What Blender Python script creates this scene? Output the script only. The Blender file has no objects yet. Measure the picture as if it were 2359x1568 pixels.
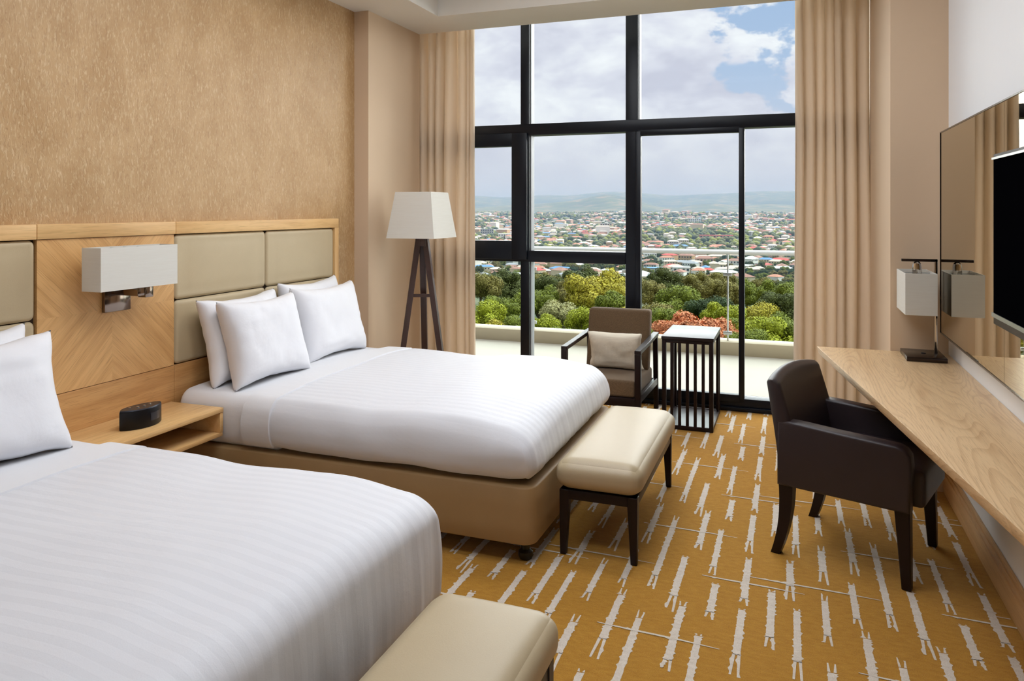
import bpy, bmesh, math, random
from mathutils import Vector, Matrix, noise

# ------------------------------------------------------------------ camera, sky, sun, exposure
SC = bpy.context.scene
COL = SC.collection
R = math.radians
cam_d = bpy.data.cameras.new('camera'); cam = bpy.data.objects.new('camera', cam_d); COL.objects.link(cam)
cam.location = (0, 0, 1.53)
cam.rotation_euler = (R(90), 0, math.atan(642 / 1733))
cam_d.sensor_width = 36; cam_d.lens = 1733 / 2359 * 36
cam_d.shift_y = -302 / 2359
cam_d.clip_start = .05; cam_d.clip_end = 30000
SC.camera = cam
SC.view_settings.view_transform = 'Standard'; SC.view_settings.look = 'None'
SC.cycles.max_bounces = 5; SC.cycles.diffuse_bounces = 3; SC.cycles.glossy_bounces = 3; SC.cycles.transmission_bounces = 3; SC.cycles.transparent_max_bounces = 10
SC.cycles.caustics_reflective = False; SC.cycles.caustics_refractive = False
SC.view_settings.exposure = 0.12; SC.view_settings.gamma = 1.0; SC.view_settings.use_curve_mapping = False

SUN_E = 10.8
FILL_E = 7.4
SKY_S = 1.0

def lin(c):
    return tuple(((v / 255) / 12.92 if v / 255 <= .04045 else ((v / 255 + .055) / 1.055) ** 2.4) for v in c)
def rgba(c): return (*lin(c), 1)

class NT:
    """small helper around a node tree"""
    def __init__(s, tree): s.t = tree; s.n = tree.nodes; s.l = tree.links
    def new(s, typ, **kw):
        n = s.n.new(typ)
        for k, v in kw.items(): setattr(n, k, v)
        return n
    def put(s, sock, v):
        if isinstance(v, bpy.types.NodeSocket): s.l.new(v, sock)
        elif v is not None: sock.default_value = v
    def math(s, op, a, b=None, c=None, clamp=False):
        n = s.new('ShaderNodeMath', operation=op, use_clamp=clamp)
        for i, v in enumerate((a, b, c)):
            if v is not None: s.put(n.inputs[i], v)
        return n.outputs[0]
    def noise(s, vec, scale, detail=3, rough=.5, dist=0.0):
        n = s.new('ShaderNodeTexNoise'); s.put(n.inputs['Vector'], vec)
        n.inputs['Scale'].default_value = scale; n.inputs['Detail'].default_value = detail
        n.inputs['Roughness'].default_value = rough; n.inputs['Distortion'].default_value = dist
        return n.outputs['Fac']
    def mapping(s, vec, loc=(0, 0, 0), rot=(0, 0, 0), scale=(1, 1, 1)):
        n = s.new('ShaderNodeMapping'); s.put(n.inputs['Vector'], vec)
        n.inputs['Location'].default_value = loc; n.inputs['Rotation'].default_value = rot; n.inputs['Scale'].default_value = scale
        return n.outputs[0]
    def ramp(s, fac, stops):
        n = s.new('ShaderNodeValToRGB'); s.put(n.inputs['Fac'], fac)
        e = n.color_ramp.elements
        while len(e) < len(stops): e.new(.5)
        for el, (p, c) in zip(e, stops):
            el.position = p; el.color = c if len(c) == 4 else (*c, 1)
        return n.outputs['Color']
    def mix(s, fac, a, b, blend='MIX'):
        n = s.new('ShaderNodeMix', data_type='RGBA', blend_type=blend)
        s.put(n.inputs[0], fac); s.put(n.inputs[6], a); s.put(n.inputs[7], b)
        return n.outputs[2]
    def range(s, v, a, b, c=0.0, d=1.0, smooth=True):
        n = s.new('ShaderNodeMapRange', interpolation_type='SMOOTHSTEP' if smooth else 'LINEAR')
        s.put(n.inputs[0], v)
        for i, x in enumerate((a, b, c, d)): n.inputs[i + 1].default_value = x
        return n.outputs[0]
    def bump(s, height, strength, dist=.01):
        n = s.new('ShaderNodeBump'); s.put(n.inputs['Height'], height)
        n.inputs['Strength'].default_value = strength; n.inputs['Distance'].default_value = dist
        return n.outputs[0]

# world: blue sky with broken cumulus and a pale haze at the horizon
W = bpy.data.worlds.new('sky'); SC.world = W; W.use_nodes = True
w = NT(W.node_tree)
bgn = w.n['Background']
gen = w.new('ShaderNodeTexCoord').outputs['Generated']
sep = w.new('ShaderNodeSeparateXYZ'); w.put(sep.inputs[0], gen)
elev = sep.outputs['Z']
m1 = w.mapping(gen, scale=(1, 1, 1.7), loc=(.43, .0, .13))
big = w.noise(m1, 6.5, 7, .56, .1)
m2 = w.mapping(gen, scale=(1, 1, 2.2), loc=(3.1, 1.7, .4))
soft = w.noise(m2, 10.0, 5, .55, .2)
m3 = w.mapping(gen, scale=(1, 1, 2.0), loc=(7.1, 2.7, 1.4))
wide = w.noise(m3, 1.6, 2, .5)
cover = w.math('ADD', w.math('MULTIPLY', big, .85), w.math('MULTIPLY', soft, .15))
cover = w.math('ADD', cover, w.math('MULTIPLY', w.math('SUBTRACT', wide, .5), .22))
def dirdot(v):
    n = w.new('ShaderNodeVectorMath', operation='DOT_PRODUCT'); w.put(n.inputs[0], gen)
    n.inputs[1].default_value = Vector(v).normalized(); return n.outputs['Value']
# breaks in the cloud
gap = w.range(dirdot((-.02, 1, .275)), .986, .9985)
cover = w.math('SUBTRACT', cover, w.math('MULTIPLY', gap, .10))
bank = w.range(dirdot((-.34, 1, .15)), .94, .985)
cover = w.math('ADD', cover, w.math('MULTIPLY', bank, .14))
cmask = w.range(cover, .415, .455)
skyc = w.ramp(elev, [(0.0, lin((214, 212, 222))), (.07, lin((202, 209, 228))), (.2, lin((174, 195, 226))), (.6, lin((134, 168, 216)))])
shade = w.math('ADD', w.math('MULTIPLY', soft, .55), w.math('MULTIPLY', big, .45))
cloudc = w.ramp(shade, [(.38, lin((209, 207, 222))), (.48, lin((229, 227, 238))), (.58, lin((252, 251, 254)))])
sky = w.mix(cmask, skyc, cloudc)
low = w.range(elev, .03, .15, 1, 0)
sky = w.mix(w.math('MULTIPLY', low, .74), sky, rgba((224, 220, 228)))
ground = w.range(elev, -.06, -.005, 1, 0)
sky = w.mix(ground, sky, rgba((120, 122, 118)))
w.put(bgn.inputs['Color'], sky); bgn.inputs['Strength'].default_value = SKY_S

# hazy high sun, in front of the window
sun_d = bpy.data.lights.new('sun', 'SUN'); sun = bpy.data.objects.new('sun', sun_d); COL.objects.link(sun)
sun_d.energy = SUN_E; sun_d.angle = R(125); sun_d.color = (1, .985, .965)
sun.rotation_euler = Vector((-.30, -.70, -.65)).to_track_quat('-Z', 'Y').to_euler()
sun.location = (0, 20, 30)

# ------------------------------------------------------------------ mesh helpers
MATS = {}
def set_mats(o, mats):
    for m in (mats if isinstance(mats, (list, tuple)) else [mats]): o.data.materials.append(MATS[m])
def obj_from_bm(name, bm, mat, parent=None, smooth=False):
    me = bpy.data.meshes.new(name)
    bmesh.ops.recalc_face_normals(bm, faces=bm.faces[:])
    if smooth:
        for f in bm.faces: f.smooth = True
        if smooth != 'all':
            for e in bm.edges:
                if len(e.link_faces) == 2 and e.calc_face_angle(0) > R(38): e.smooth = False
    bm.to_mesh(me); bm.free()
    o = bpy.data.objects.new(name, me); COL.objects.link(o)
    set_mats(o, mat)
    if parent is not None: o.parent = parent
    return o
def thing(name, label, cat, loc=(0, 0, 0), rz=0.0, group=None):
    o = bpy.data.objects.new(name, None); COL.objects.link(o)
    o.empty_display_size = .1; o.location = loc; o.rotation_euler = (0, 0, rz)
    tag(o, label, cat, group); return o
def tag(o, label=None, cat=None, group=None, kind=None):
    if label: o['label'] = label
    if cat: o['category'] = cat
    if group: o['group'] = group
    if kind: o['kind'] = kind
    return o
def struct(o): o['kind'] = 'structure'; return o
def part(T, name, bm, mat, smooth=True, world=True, label=None):
    """a part; bm in world coordinates is shifted into the thing's frame"""
    if world:
        loc = T.location.copy()
        if T.parent: loc = loc + T.parent.location
        bmesh.ops.translate(bm, verts=bm.verts[:], vec=-loc)
    o = obj_from_bm(name, bm, mat, T, smooth)
    if label: o['label'] = label
    return o
def BM(): return bmesh.new()
def box(bm, x0, x1, y0, y1, z0, z1, bev=0.0, seg=2, mi=0):
    vs = [bm.verts.new((x, y, z)) for x in (x0, x1) for y in (y0, y1) for z in (z0, z1)]
    fs = [bm.faces.new([vs[i] for i in q]) for q in ((0, 1, 3, 2), (4, 6, 7, 5), (0, 4, 5, 1), (2, 3, 7, 6), (0, 2, 6, 4), (1, 5, 7, 3))]
    for f in fs: f.material_index = mi
    if bev > 0:
        es = {e for f in fs for e in f.edges}
        bmesh.ops.bevel(bm, geom=list(es), offset=bev, segments=seg, profile=.5, affect='EDGES')
    return bm
def xbox(*a, **k): return box(BM(), *a, **k)
def hexa(bm, lo, hi, bev=0.0, seg=1):
    """prism between two quads of 3-D points"""
    a = [bm.verts.new(p) for p in lo]; b = [bm.verts.new(p) for p in hi]
    fs = [bm.faces.new(a[::-1]), bm.faces.new(b)] + [bm.faces.new((a[i], a[(i + 1) % len(a)], b[(i + 1) % len(a)], b[i])) for i in range(len(a))]
    if bev > 0:
        es = {e for f in fs for e in f.edges}
        bmesh.ops.bevel(bm, geom=list(es), offset=bev, segments=seg, profile=.5, affect='EDGES')
    return bm
def sq(cx, cy, z, wx, wy): return [(cx - wx / 2, cy - wy / 2, z), (cx + wx / 2, cy - wy / 2, z), (cx + wx / 2, cy + wy / 2, z), (cx - wx / 2, cy + wy / 2, z)]
def leg(bm, x0, y0, z0, w0, x1, y1, z1, w1, bev=.003): return hexa(bm, sq(x0, y0, z0, w0, w0), sq(x1, y1, z1, w1, w1), bev)
def lathe(bm, cx, cy, prof, n=24, ax='z'):
    rings = []
    for r, z in prof:
        ring = []
        for i in range(n):
            a = 2 * math.pi * i / n
            p = (cx + r * math.cos(a), cy + r * math.sin(a), z)
            ring.append(bm.verts.new(p))
        rings.append(ring)
    for a, b in zip(rings, rings[1:]):
        for i in range(n): bm.faces.new((a[i], a[(i + 1) % n], b[(i + 1) % n], b[i]))
    bm.faces.new(rings[0][::-1]); bm.faces.new(rings[-1])
    return bm
def tube(bm, p, q, r, n=14):
    p = Vector(p); q = Vector(q); d = (q - p).normalized()
    u = d.orthogonal().normalized(); v = d.cross(u)
    ra = [bm.verts.new(p + (u * math.cos(2 * math.pi * i / n) + v * math.sin(2 * math.pi * i / n)) * r) for i in range(n)]
    rb = [bm.verts.new(q + (u * math.cos(2 * math.pi * i / n) + v * math.sin(2 * math.pi * i / n)) * r) for i in range(n)]
    for i in range(n): bm.faces.new((ra[i], ra[(i + 1) % n], rb[(i + 1) % n], rb[i]))
    bm.faces.new(ra[::-1]); bm.faces.new(rb); return bm
def axis_pts(s, r, n, k):
    h = s / 2
    pts = [-h + r * (1 - math.cos(math.pi / 2 * i / k)) for i in range(k)] if r > 0 else []
    core = [-(h - r) + (s - 2 * r) * i / n for i in range(n + 1)]
    return pts + core + [-p for p in reversed(pts)]
def rbox(c, s, r, n=(8, 8, 4), k=5, deform=None, open_bottom=False, bm=None):
    """subdivided box with rounded edges; r = radius per axis; deform(p, unit) moves a vertex"""
    bm = bm or BM()
    if not isinstance(r, (tuple, list)): r = (r, r, r)
    A = [axis_pts(s[i], min(r[i], s[i] / 2 * .999), n[i], k) for i in range(3)]
    cache = {}
    def V(i, j, l):
        key = (i, j, l)
        if key in cache: return cache[key]
        p = [A[0][i], A[1][j], A[2][l]]
        q = [max(-(s[t] / 2 - r[t]), min(s[t] / 2 - r[t], p[t])) for t in range(3)]
        d = [(p[t] - q[t]) / max(r[t], 1e-9) for t in range(3)]
        L = math.sqrt(sum(x * x for x in d))
        # points on the cube shell inside an edge band lie off the ball: project them
        if L > 1e-9:
            m = max(abs(x) for x in d)
            if sum(abs(x) > 1e-6 for x in d) > 1:
                p = [q[t] + d[t] / L * r[t] * 1.0 for t in range(3)]
        u = [2 * A[0][i] / s[0], 2 * A[1][j] / s[1], 2 * A[2][l] / s[2]]
        P = Vector([p[t] + c[t] for t in range(3)])
        if deform: P = deform(P, u)
        cache[key] = bm.verts.new(P); return cache[key]
    N = [len(a) - 1 for a in A]
    def quad(*ks):
        vs = [V(*q) for q in ks]
        if len(set(vs)) == 4: bm.faces.new(vs)
    for i in range(N[0]):
        for j in range(N[1]):
            quad((i, j, N[2]), (i + 1, j, N[2]), (i + 1, j + 1, N[2]), (i, j + 1, N[2]))
            if not open_bottom: quad((i, j, 0), (i, j + 1, 0), (i + 1, j + 1, 0), (i + 1, j, 0))
    for i in range(N[0]):
        for l in range(N[2]):
            quad((i, 0, l), (i + 1, 0, l), (i + 1, 0, l + 1), (i, 0, l + 1))
            quad((i, N[1], l), (i, N[1], l + 1), (i + 1, N[1], l + 1), (i + 1, N[1], l))
    for j in range(N[1]):
        for l in range(N[2]):
            quad((0, j, l), (0, j, l + 1), (0, j + 1, l + 1), (0, j + 1, l))
            quad((N[0], j, l), (N[0], j + 1, l), (N[0], j + 1, l + 1), (N[0], j, l + 1))
    return bm
def grid(bm, P, nu, nv, mi=0):
    vs = [[bm.verts.new(P(i / nu, j / nv)) for j in range(nv + 1)] for i in range(nu + 1)]
    for i in range(nu):
        for j in range(nv):
            f = bm.faces.new((vs[i][j], vs[i + 1][j], vs[i + 1][j + 1], vs[i][j + 1])); f.material_index = mi
    return vs
def solidify(o, t, off=0.0):
    m = o.modifiers.new('thickness', 'SOLIDIFY'); m.thickness = t; m.offset = off; return o
def nz(x, y, z=0.0): return noise.noise((x, y, z))

# ------------------------------------------------------------------ materials
def mk(name, col, rough=.5, metal=0.0, spec=.5, var=.06, vscale=(6, 6, 6), bump=None, sheen=0.0, coat=0.0):
    m = bpy.data.materials.new(name); m.use_nodes = True; MATS[name] = m
    t = NT(m.node_tree); b = t.n['Principled BSDF']
    tc = t.new('ShaderNodeTexCoord').outputs['Object']
    c = lin(col)
    if var > 0:
        nf = t.noise(t.mapping(tc, scale=vscale), 1.0, 4, .55)
        cc = t.ramp(nf, [(.3, tuple(v * (1 - var) for v in c)), (.7, tuple(min(1, v * (1 + var)) for v in c))])
        t.put(b.inputs['Base Color'], cc)
    else: b.inputs['Base Color'].default_value = (*c, 1)
    b.inputs['Roughness'].default_value = rough; b.inputs['Metallic'].default_value = metal
    b.inputs['Specular IOR Level'].default_value = spec
    if sheen: b.inputs['Sheen Weight'].default_value = sheen
    if coat: b.inputs['Coat Weight'].default_value = coat; b.inputs['Coat Roughness'].default_value = .15
    if bump:
        bs, st = bump
        if not isinstance(bs, tuple): bs = (bs, bs, bs)
        t.put(b.inputs['Normal'], t.bump(t.noise(t.mapping(tc, scale=bs), 1.0, 3, .6), st, .004))
    return m
def wood(name, c1, c2, grain='y', rot=(0, 0, 0), rough=.42, figure=0.0, fine=1.0, off=(0, 0, 0)):
    """grain = axis along which the fibres run, after rotating the pattern by rot"""
    m = bpy.data.materials.new(name); m.use_nodes = True; MATS[name] = m
    t = NT(m.node_tree); b = t.n['Principled BSDF']
    tc = t.new('ShaderNodeTexCoord').outputs['Object']
    tc = t.mapping(tc, rot=rot, loc=off)
    def sc(al, ac): return tuple(al if ax == grain else ac for ax in 'xyz')
    f = t.noise(t.mapping(tc, scale=sc(1.4, 22)), 1.0, 5, .6, .35)
    if figure > 0:
        rings = t.noise(t.mapping(tc, scale=sc(.55, 4.6), loc=(0, 3.1, 0)), 1.0, 1, .4, .15)
        rings = t.math('FRACT', t.math('MULTIPLY', rings, 44.0))
        rings = t.range(rings, 0.0, .55)
        f = t.math('ADD', t.math('MULTIPLY', f, 1 - figure), t.math('MULTIPLY', rings, figure))
    pores = t.noise(t.mapping(tc, scale=sc(9 * fine, 330 * fine)), 1.0, 2, .6)
    c = t.ramp(f, [(.25, lin(c2)), (.6, lin(c1)), (.85, tuple(min(1, v * 1.06) for v in lin(c1)))])
    dark = t.range(pores, .52, .72, 0, .55)
    c = t.mix(dark, c, (*[v * .72 for v in lin(c2)], 1))
    t.put(b.inputs['Base Color'], c); b.inputs['Roughness'].default_value = rough
    b.inputs['Specular IOR Level'].default_value = .4
    t.put(b.inputs['Normal'], t.bump(pores, .08, .002))
    return m
def glass(name, tint=(.93, .96, .96), refl=.06):
    m = bpy.data.materials.new(name); m.use_nodes = True; MATS[name] = m
    t = NT(m.node_tree); t.n.remove(t.n['Principled BSDF'])
    tr = t.new('ShaderNodeBsdfTransparent'); tr.inputs[0].default_value = (*tint, 1)
    gl = t.new('ShaderNodeBsdfGlossy'); gl.inputs['Roughness'].default_value = .01
    fr = t.new('ShaderNodeFresnel'); fr.inputs['IOR'].default_value = 1.06
    mx = t.new('ShaderNodeMixShader'); t.l.new(fr.outputs[0], mx.inputs[0]); t.l.new(tr.outputs[0], mx.inputs[1]); t.l.new(gl.outputs[0], mx.inputs[2])
    t.l.new(mx.outputs[0], t.n['Material Output'].inputs['Surface'])
    return m

mk('paint_beige', (217, 191, 161), .75, var=.012, vscale=(2, 2, 2), bump=(180, .05))
mk('paint_right', (236, 236, 238), .7, var=.012, vscale=(2, 2, 2), bump=(180, .05))  # beige wall paint with the window light worked in as a whiter tone
mk('paint_ceiling', (232, 228, 220), .8, var=.01, vscale=(2, 2, 2), bump=(160, .04))
mk('paint_outside', (205, 200, 188), .8, var=.03)
mk('leather_taupe', (190, 171, 138), .42, spec=.4, var=.025, bump=(260, .10))
mk('leather_bench', (184, 166, 134), .42, spec=.6, var=.02, bump=(260, .08))
mk('leather_base', (164, 133, 92), .5, spec=.35, var=.03, bump=(240, .10))
mk('leather_brown', (43, 33, 37), .40, spec=.5, var=.05, bump=(300, .12))
mk('dark_wood', (26, 12, 13), .36, spec=.28, var=.18, vscale=(40, 40, 4), bump=((120, 120, 9), .05))
mk('dark_wood_top', (34, 26, 28), .3, spec=.35, var=.10, vscale=(50, 5, 50))
mk('lamp_wood', (66, 44, 38), .4, var=.14, vscale=(60, 60, 5), bump=((150, 150, 9), .05))
mk('tweed', (106, 84, 60), .92, var=.30, vscale=(220, 220, 260), bump=(420, .55), sheen=.1)
mk('linen_cushion', (226, 216, 198), .88, var=.08, vscale=(150, 8, 8), bump=((500, 90, 200), .2))
mk('curtain', (240, 222, 200), .85, var=.03, vscale=(30, 30, 1), bump=((700, 700, 260), .12), sheen=.1)
mk('black_frame', (12, 19, 30), .35, var=.05, spec=.3)
mk('gasket', (150, 152, 156), .4, metal=.3, var=.03)
mk('black_plastic', (9, 11, 18), .35, spec=.3, var=.04)
mk('black_gloss', (5, 5, 7), .6, var=.0, spec=.0)
mk('screen_display', (46, 47, 54), .25, var=.05)
mk('chrome', (210, 206, 202), .10, metal=1.0, var=.02)
mk('smoked_chrome', (134, 120, 110), .12, metal=1.0, var=.03)
mk('gunmetal', (58, 61, 70), .3, metal=.6, var=.05)
mk('steel', (196, 200, 202), .3, metal=.9, var=.03)
mk('dark_metal', (62, 54, 52), .22, metal=.85, var=.05)
mk('rail_white', (226, 230, 230), .35, var=.02)
mk('caster', (14, 14, 15), .35, var=.05)
mk('balcony_floor', (158, 151, 137), .7, var=.03, vscale=(3, 3, 3), bump=(60, .05))
mk('kerb_stone', (176, 163, 136), .75, var=.04, vscale=(4, 4, 4), bump=(90, .08))
mk('trunk', (92, 78, 62), .9, var=.2, vscale=(4, 4, 1), bump=((6, 6, 1.5), .4))
mk('mirror', (190, 178, 150), .015, metal=1.0, var=0)
mk('shadow_gap', (60, 44, 30), .8, var=.05)
mk('white_plastic', (232, 232, 230), .4, var=.02)
glass('window_glass')
glass('rail_glass', (.90, .95, .94), .06)

OAK1, OAK2 = (230, 188, 130), (206, 158, 100)
wood('oak_h', OAK1, OAK2, 'y')
wood('oak_v', OAK1, OAK2, 'z')
wood('oak_up', (226, 178, 118), (198, 146, 88), 'z', rot=(R(45), 0, 0), fine=.8)
wood('oak_dn', (226, 178, 118), (198, 146, 88), 'z', rot=(R(-45), 0, 0), fine=.8)
wood('oak_low', (214, 164, 106), (186, 132, 76), 'y', off=(0, .3, .2))
wood('oak_desk', (222, 188, 144), (192, 152, 108), 'y', figure=.2, rough=.36)
wood('oak_base', (206, 164, 112), (180, 132, 82), 'y', off=(0, 1.3, 0))

def lampshade():
    m = bpy.data.materials.new('lampshade'); m.use_nodes = True; MATS['lampshade'] = m
    t = NT(m.node_tree); b = t.n['Principled BSDF']
    tc = t.new('ShaderNodeTexCoord').outputs['Object']
    f = t.noise(t.mapping(tc, scale=(8, 8, 260)), 1.0, 2)
    t.put(b.inputs['Base Color'], t.ramp(f, [(.3, lin((236, 233, 225))), (.7, lin((240, 238, 231)))]))
    b.inputs['Roughness'].default_value = .85
    tl = t.new('ShaderNodeBsdfTranslucent'); tl.inputs[0].default_value = (.9, .87, .80, 1)
    mx = t.new('ShaderNodeMixShader'); mx.inputs[0].default_value = .22
    t.l.new(b.outputs[0], mx.inputs[1]); t.l.new(tl.outputs[0], mx.inputs[2])
    t.l.new(mx.outputs[0], t.n['Material Output'].inputs['Surface'])
lampshade()

def linen(name, col, stripes):
    m = bpy.data.materials.new(name); m.use_nodes = True; MATS[name] = m
    t = NT(m.node_tree); b = t.n['Principled BSDF']
    tc = t.new('ShaderNodeTexCoord').outputs['Object']
    sp = t.new('ShaderNodeSeparateXYZ'); t.put(sp.inputs[0], tc)
    wv = t.math('SINE', t.math('MULTIPLY', sp.outputs['Y'], 2 * math.pi / .05))
    st = t.range(wv, -.25, .25)
    c = lin(col)
    if stripes:
        t.put(b.inputs['Base Color'], t.mix(st, (*[v * .968 for v in c], 1), (*c, 1)))
        t.put(b.inputs['Roughness'], t.range(st, 0, 1, .62, .45))
    else:
        nf = t.noise(tc, 3.0, 2)
        t.put(b.inputs['Base Color'], t.ramp(nf, [(.3, tuple(v * .985 for v in c)), (.7, c)]))
        b.inputs['Roughness'].default_value = .6
    b.inputs['Specular IOR Level'].default_value = .3
    b.inputs['Sheen Weight'].default_value = .08
    big = t.noise(t.mapping(tc, scale=(3, 5, 5)), 1.0, 4, .55, .4)
    fine = t.noise(t.mapping(tc, scale=(300, 300, 300)), 1.0, 2)
    h = t.math('ADD', big, t.math('MULTIPLY', fine, .05))
    if stripes: h = t.math('ADD', h, t.math('MULTIPLY', st, .03))
    t.put(b.inputs['Normal'], t.bump(h, .22, .02))
linen('duvet_white', (225, 226, 232), True)
linen('sheet_white', (230, 230, 234), False)
linen('pillow_white', (238, 238, 243), False)

def wallpaper():
    m = bpy.data.materials.new('wallpaper'); m.use_nodes = True; MATS['wallpaper'] = m
    t = NT(m.node_tree); b = t.n['Principled BSDF']
    tc = t.new('ShaderNodeTexCoord').outputs['Object']
    base = t.noise(t.mapping(tc, scale=(1, 5, 3)), 1.0, 5, .6, .4)
    c = t.ramp(base, [(.3, lin((178, 139, 91))), (.7, lin((199, 163, 117)))])
    def fibres(rot, sc, loc, lo, hi):
        n_ = t.noise(t.mapping(tc, rot=(R(rot), 0, 0), scale=(1, *sc), loc=(0, *loc)), 1.0, 2, .5, 1.1)
        return t.range(n_, lo, hi)
    a1 = fibres(14, (95, 24), (0, 0), .54, .70); a2 = fibres(-12, (110, 28), (5, 9), .55, .72); dk = fibres(4, (90, 26), (9, 4), .53, .70)
    c = t.mix(t.math('MULTIPLY', a1, .34), c, rgba((236, 212, 172)))
    c = t.mix(t.math('MULTIPLY', a2, .34), c, rgba((236, 210, 168)))
    c = t.mix(t.math('MULTIPLY', dk, .34), c, rgba((156, 114, 68)))
    t.put(b.inputs['Base Color'], c); b.inputs['Roughness'].default_value = .42; b.inputs['Specular IOR Level'].default_value = .5
    h = t.math('ADD', a1, t.math('SUBTRACT', a2, dk))
    t.put(b.inputs['Normal'], t.bump(h, .25, .004))
wallpaper()

def carpet(name, ca, cb):
    m = bpy.data.materials.new(name); m.use_nodes = True; MATS[name] = m
    t = NT(m.node_tree); b = t.n['Principled BSDF']
    tc = t.new('ShaderNodeTexCoord').outputs['Object']
    p = t.noise(tc, 260, 3, .7)
    bl = t.noise(t.mapping(tc, scale=(26, 60, 26)), 1.0, 3, .6)
    f = t.math('ADD', t.math('MULTIPLY', p, .6), t.math('MULTIPLY', bl, .4))
    t.put(b.inputs['Base Color'], t.ramp(f, [(.32, lin(ca)), (.68, lin(cb))]))
    b.inputs['Roughness'].default_value = .95; b.inputs['Specular IOR Level'].default_value = .1
    b.inputs['Sheen Weight'].default_value = .12
    t.put(b.inputs['Normal'], t.bump(p, .6, .006))
carpet('carpet_ochre', (160, 108, 30), (196, 146, 58))
carpet('carpet_dash', (202, 188, 172), (232, 222, 210))

m = MATS['curtain']; t = NT(m.node_tree); b = t.n['Principled BSDF']
tl = t.new('ShaderNodeBsdfTranslucent'); tl.inputs[0].default_value = (*lin((244, 230, 212)), 1)
mx = t.new('ShaderNodeMixShader'); mx.inputs[0].default_value = .36
t.l.new(b.outputs[0], mx.inputs[1]); t.l.new(tl.outputs[0], mx.inputs[2]); t.l.new(mx.outputs[0], t.n['Material Output'].inputs['Surface'])

# ------------------------------------------------------------------ room shell
XL, XR, YB, YW, ZC = -3.05, .80, -1.35, 5.90, 3.0
# carpet with its woven pattern of frayed dashes (repeat .8825 x .945 m) as inlaid pile
bm = BM()
def fquad(pts, z, mi):
    f = bm.faces.new([bm.verts.new((x, y, z)) for x, y in pts]); f.material_index = mi
fquad([(XL, YB), (XR, YB), (XR, 6.02), (XL, 6.02)], 0, 0)
PX, PY = .8825, .945
DASH = [(.853, .165, .50), (.068, .017, .757), (.208, .150, .47), (.29, .887, .48), (.165, .543, .485), (.425, .174, .448), (.428, .626, .425),
        (.312, .342, .29), (.530, .363, .435), (.622, .245, .49), (.597, .66, .36), (.728, .86, .378), (.724, .39, .367), (.832, .535, .357)]
LINE = [(.81, .835, .44), (.252, .392, .40), (.441, .446, .49)]
rd = random.Random(5)
def strip(x0, y0, x1, y1, w0, w1, n, jag):
    """frayed strip from (x0,y0) to (x1,y1)"""
    out = []
    ph = rd.random() * 9
    for i in range(n + 1):
        u = i / n; ww = (w0 + (w1 - w0) * u) * .5
        a = ww * (1 + .30 * jag * nz(u * n * .9, ph)) + (rd.uniform(.003, .008) if rd.random() < .16 * jag else 0)
        b_ = ww * (1 + .30 * jag * nz(u * n * .9, ph + 7)) + (rd.uniform(.003, .008) if rd.random() < .16 * jag else 0)
        out.append((x0 + (x1 - x0) * u, y0 + (y1 - y0) * u, a, b_))
    return out
def emit(rows, z, vertical=True):
    vs = []
    for x, y, a, b_ in rows:
        if vertical: vs.append((bm.verts.new((x - a, y, z)), bm.verts.new((x + b_, y, z))))
        else: vs.append((bm.verts.new((x, y - a, z)), bm.verts.new((x, y + b_, z))))
    for (a, b_), (c, d) in zip(vs, vs[1:]):
        f = bm.faces.new((a, b_, d, c)); f.material_index = 1
SHAPES = []
for (dx, dy, ln) in DASH:
    wd = rd.uniform(.023, .029)
    ft = rd.uniform(.012, .06) if rd.random() < .75 else .01
    fb = rd.uniform(.04, .13)
    rows = [strip(0, -ft, 0, -ln + fb, wd, wd * 1.05, max(8, int(ln / .012)), .9)]
    for s in (-1, 1):
        rows.append(strip(s * wd * .33, -ft + .004, s * wd * .42 + rd.uniform(-.002, .002), ft * rd.uniform(-.2, .35) if s < 0 else 0, wd * .34, wd * .16, 4, .4))
        rows.append(strip(s * wd * .34, -ln + fb + .004, s * wd * .52, -ln + (0 if s > 0 else rd.uniform(0, .035)), wd * .42, wd * .30, 7, .5))
    SHAPES.append((dx, dy, rows, True))
for (dx, dy, ln) in LINE:
    SHAPES.append((dx, dy, [strip(0, 0, ln * .25, -.006, .004, .010, 8, .6), strip(ln * .25, -.006, ln * .7, -.012, .011, .010, 14, .5), strip(ln * .7, -.012, ln, -.022, .009, .003, 8, .6)], False))
for i in range(-3, 3):
    for j in range(-2, 7):
        for (dx, dy, rows, vert) in SHAPES:
            ox = -.6 + dx + i * PX; oy = dy + j * PY
            for rw in rows:
                rr = [(x + ox, y + oy, a, b_) for x, y, a, b_ in rw]
                rr = [q for q in rr if XL + .02 < q[0] < XR - .02 and YB + .02 < q[1] < 6.0]
                if len(rr) > 1: emit(rr, .0012 if vert else .0018, vert)
struct(obj_from_bm('floor', bm, ['carpet_ochre', 'carpet_dash']))

# walls
struct(obj_from_bm('wall_left', xbox(XL - .12, XL, YB, 4.85, 0, ZC + .4), 'wallpaper'))
bm = xbox(XL - .12, -2.93, 4.85, 5.67, 0, ZC + .4); box(bm, XL - .12, XL + .02, 5.67, 6.15, 0, 3.7)
struct(obj_from_bm('wall_left_pillar', bm, 'paint_beige'))
struct(obj_from_bm('wall_right', xbox(XR, XR + .12, YB, 6.15, 0, 3.7), 'paint_right'))
struct(obj_from_bm('wall_right_pillar', xbox(.517, XR, 4.63, 6.15, 0, 3.7), 'paint_beige'))
struct(obj_from_bm('wall_back', xbox(XL - .12, XR + .12, YB - .12, YB, 0, ZC + .4), 'wallpaper'))
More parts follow.
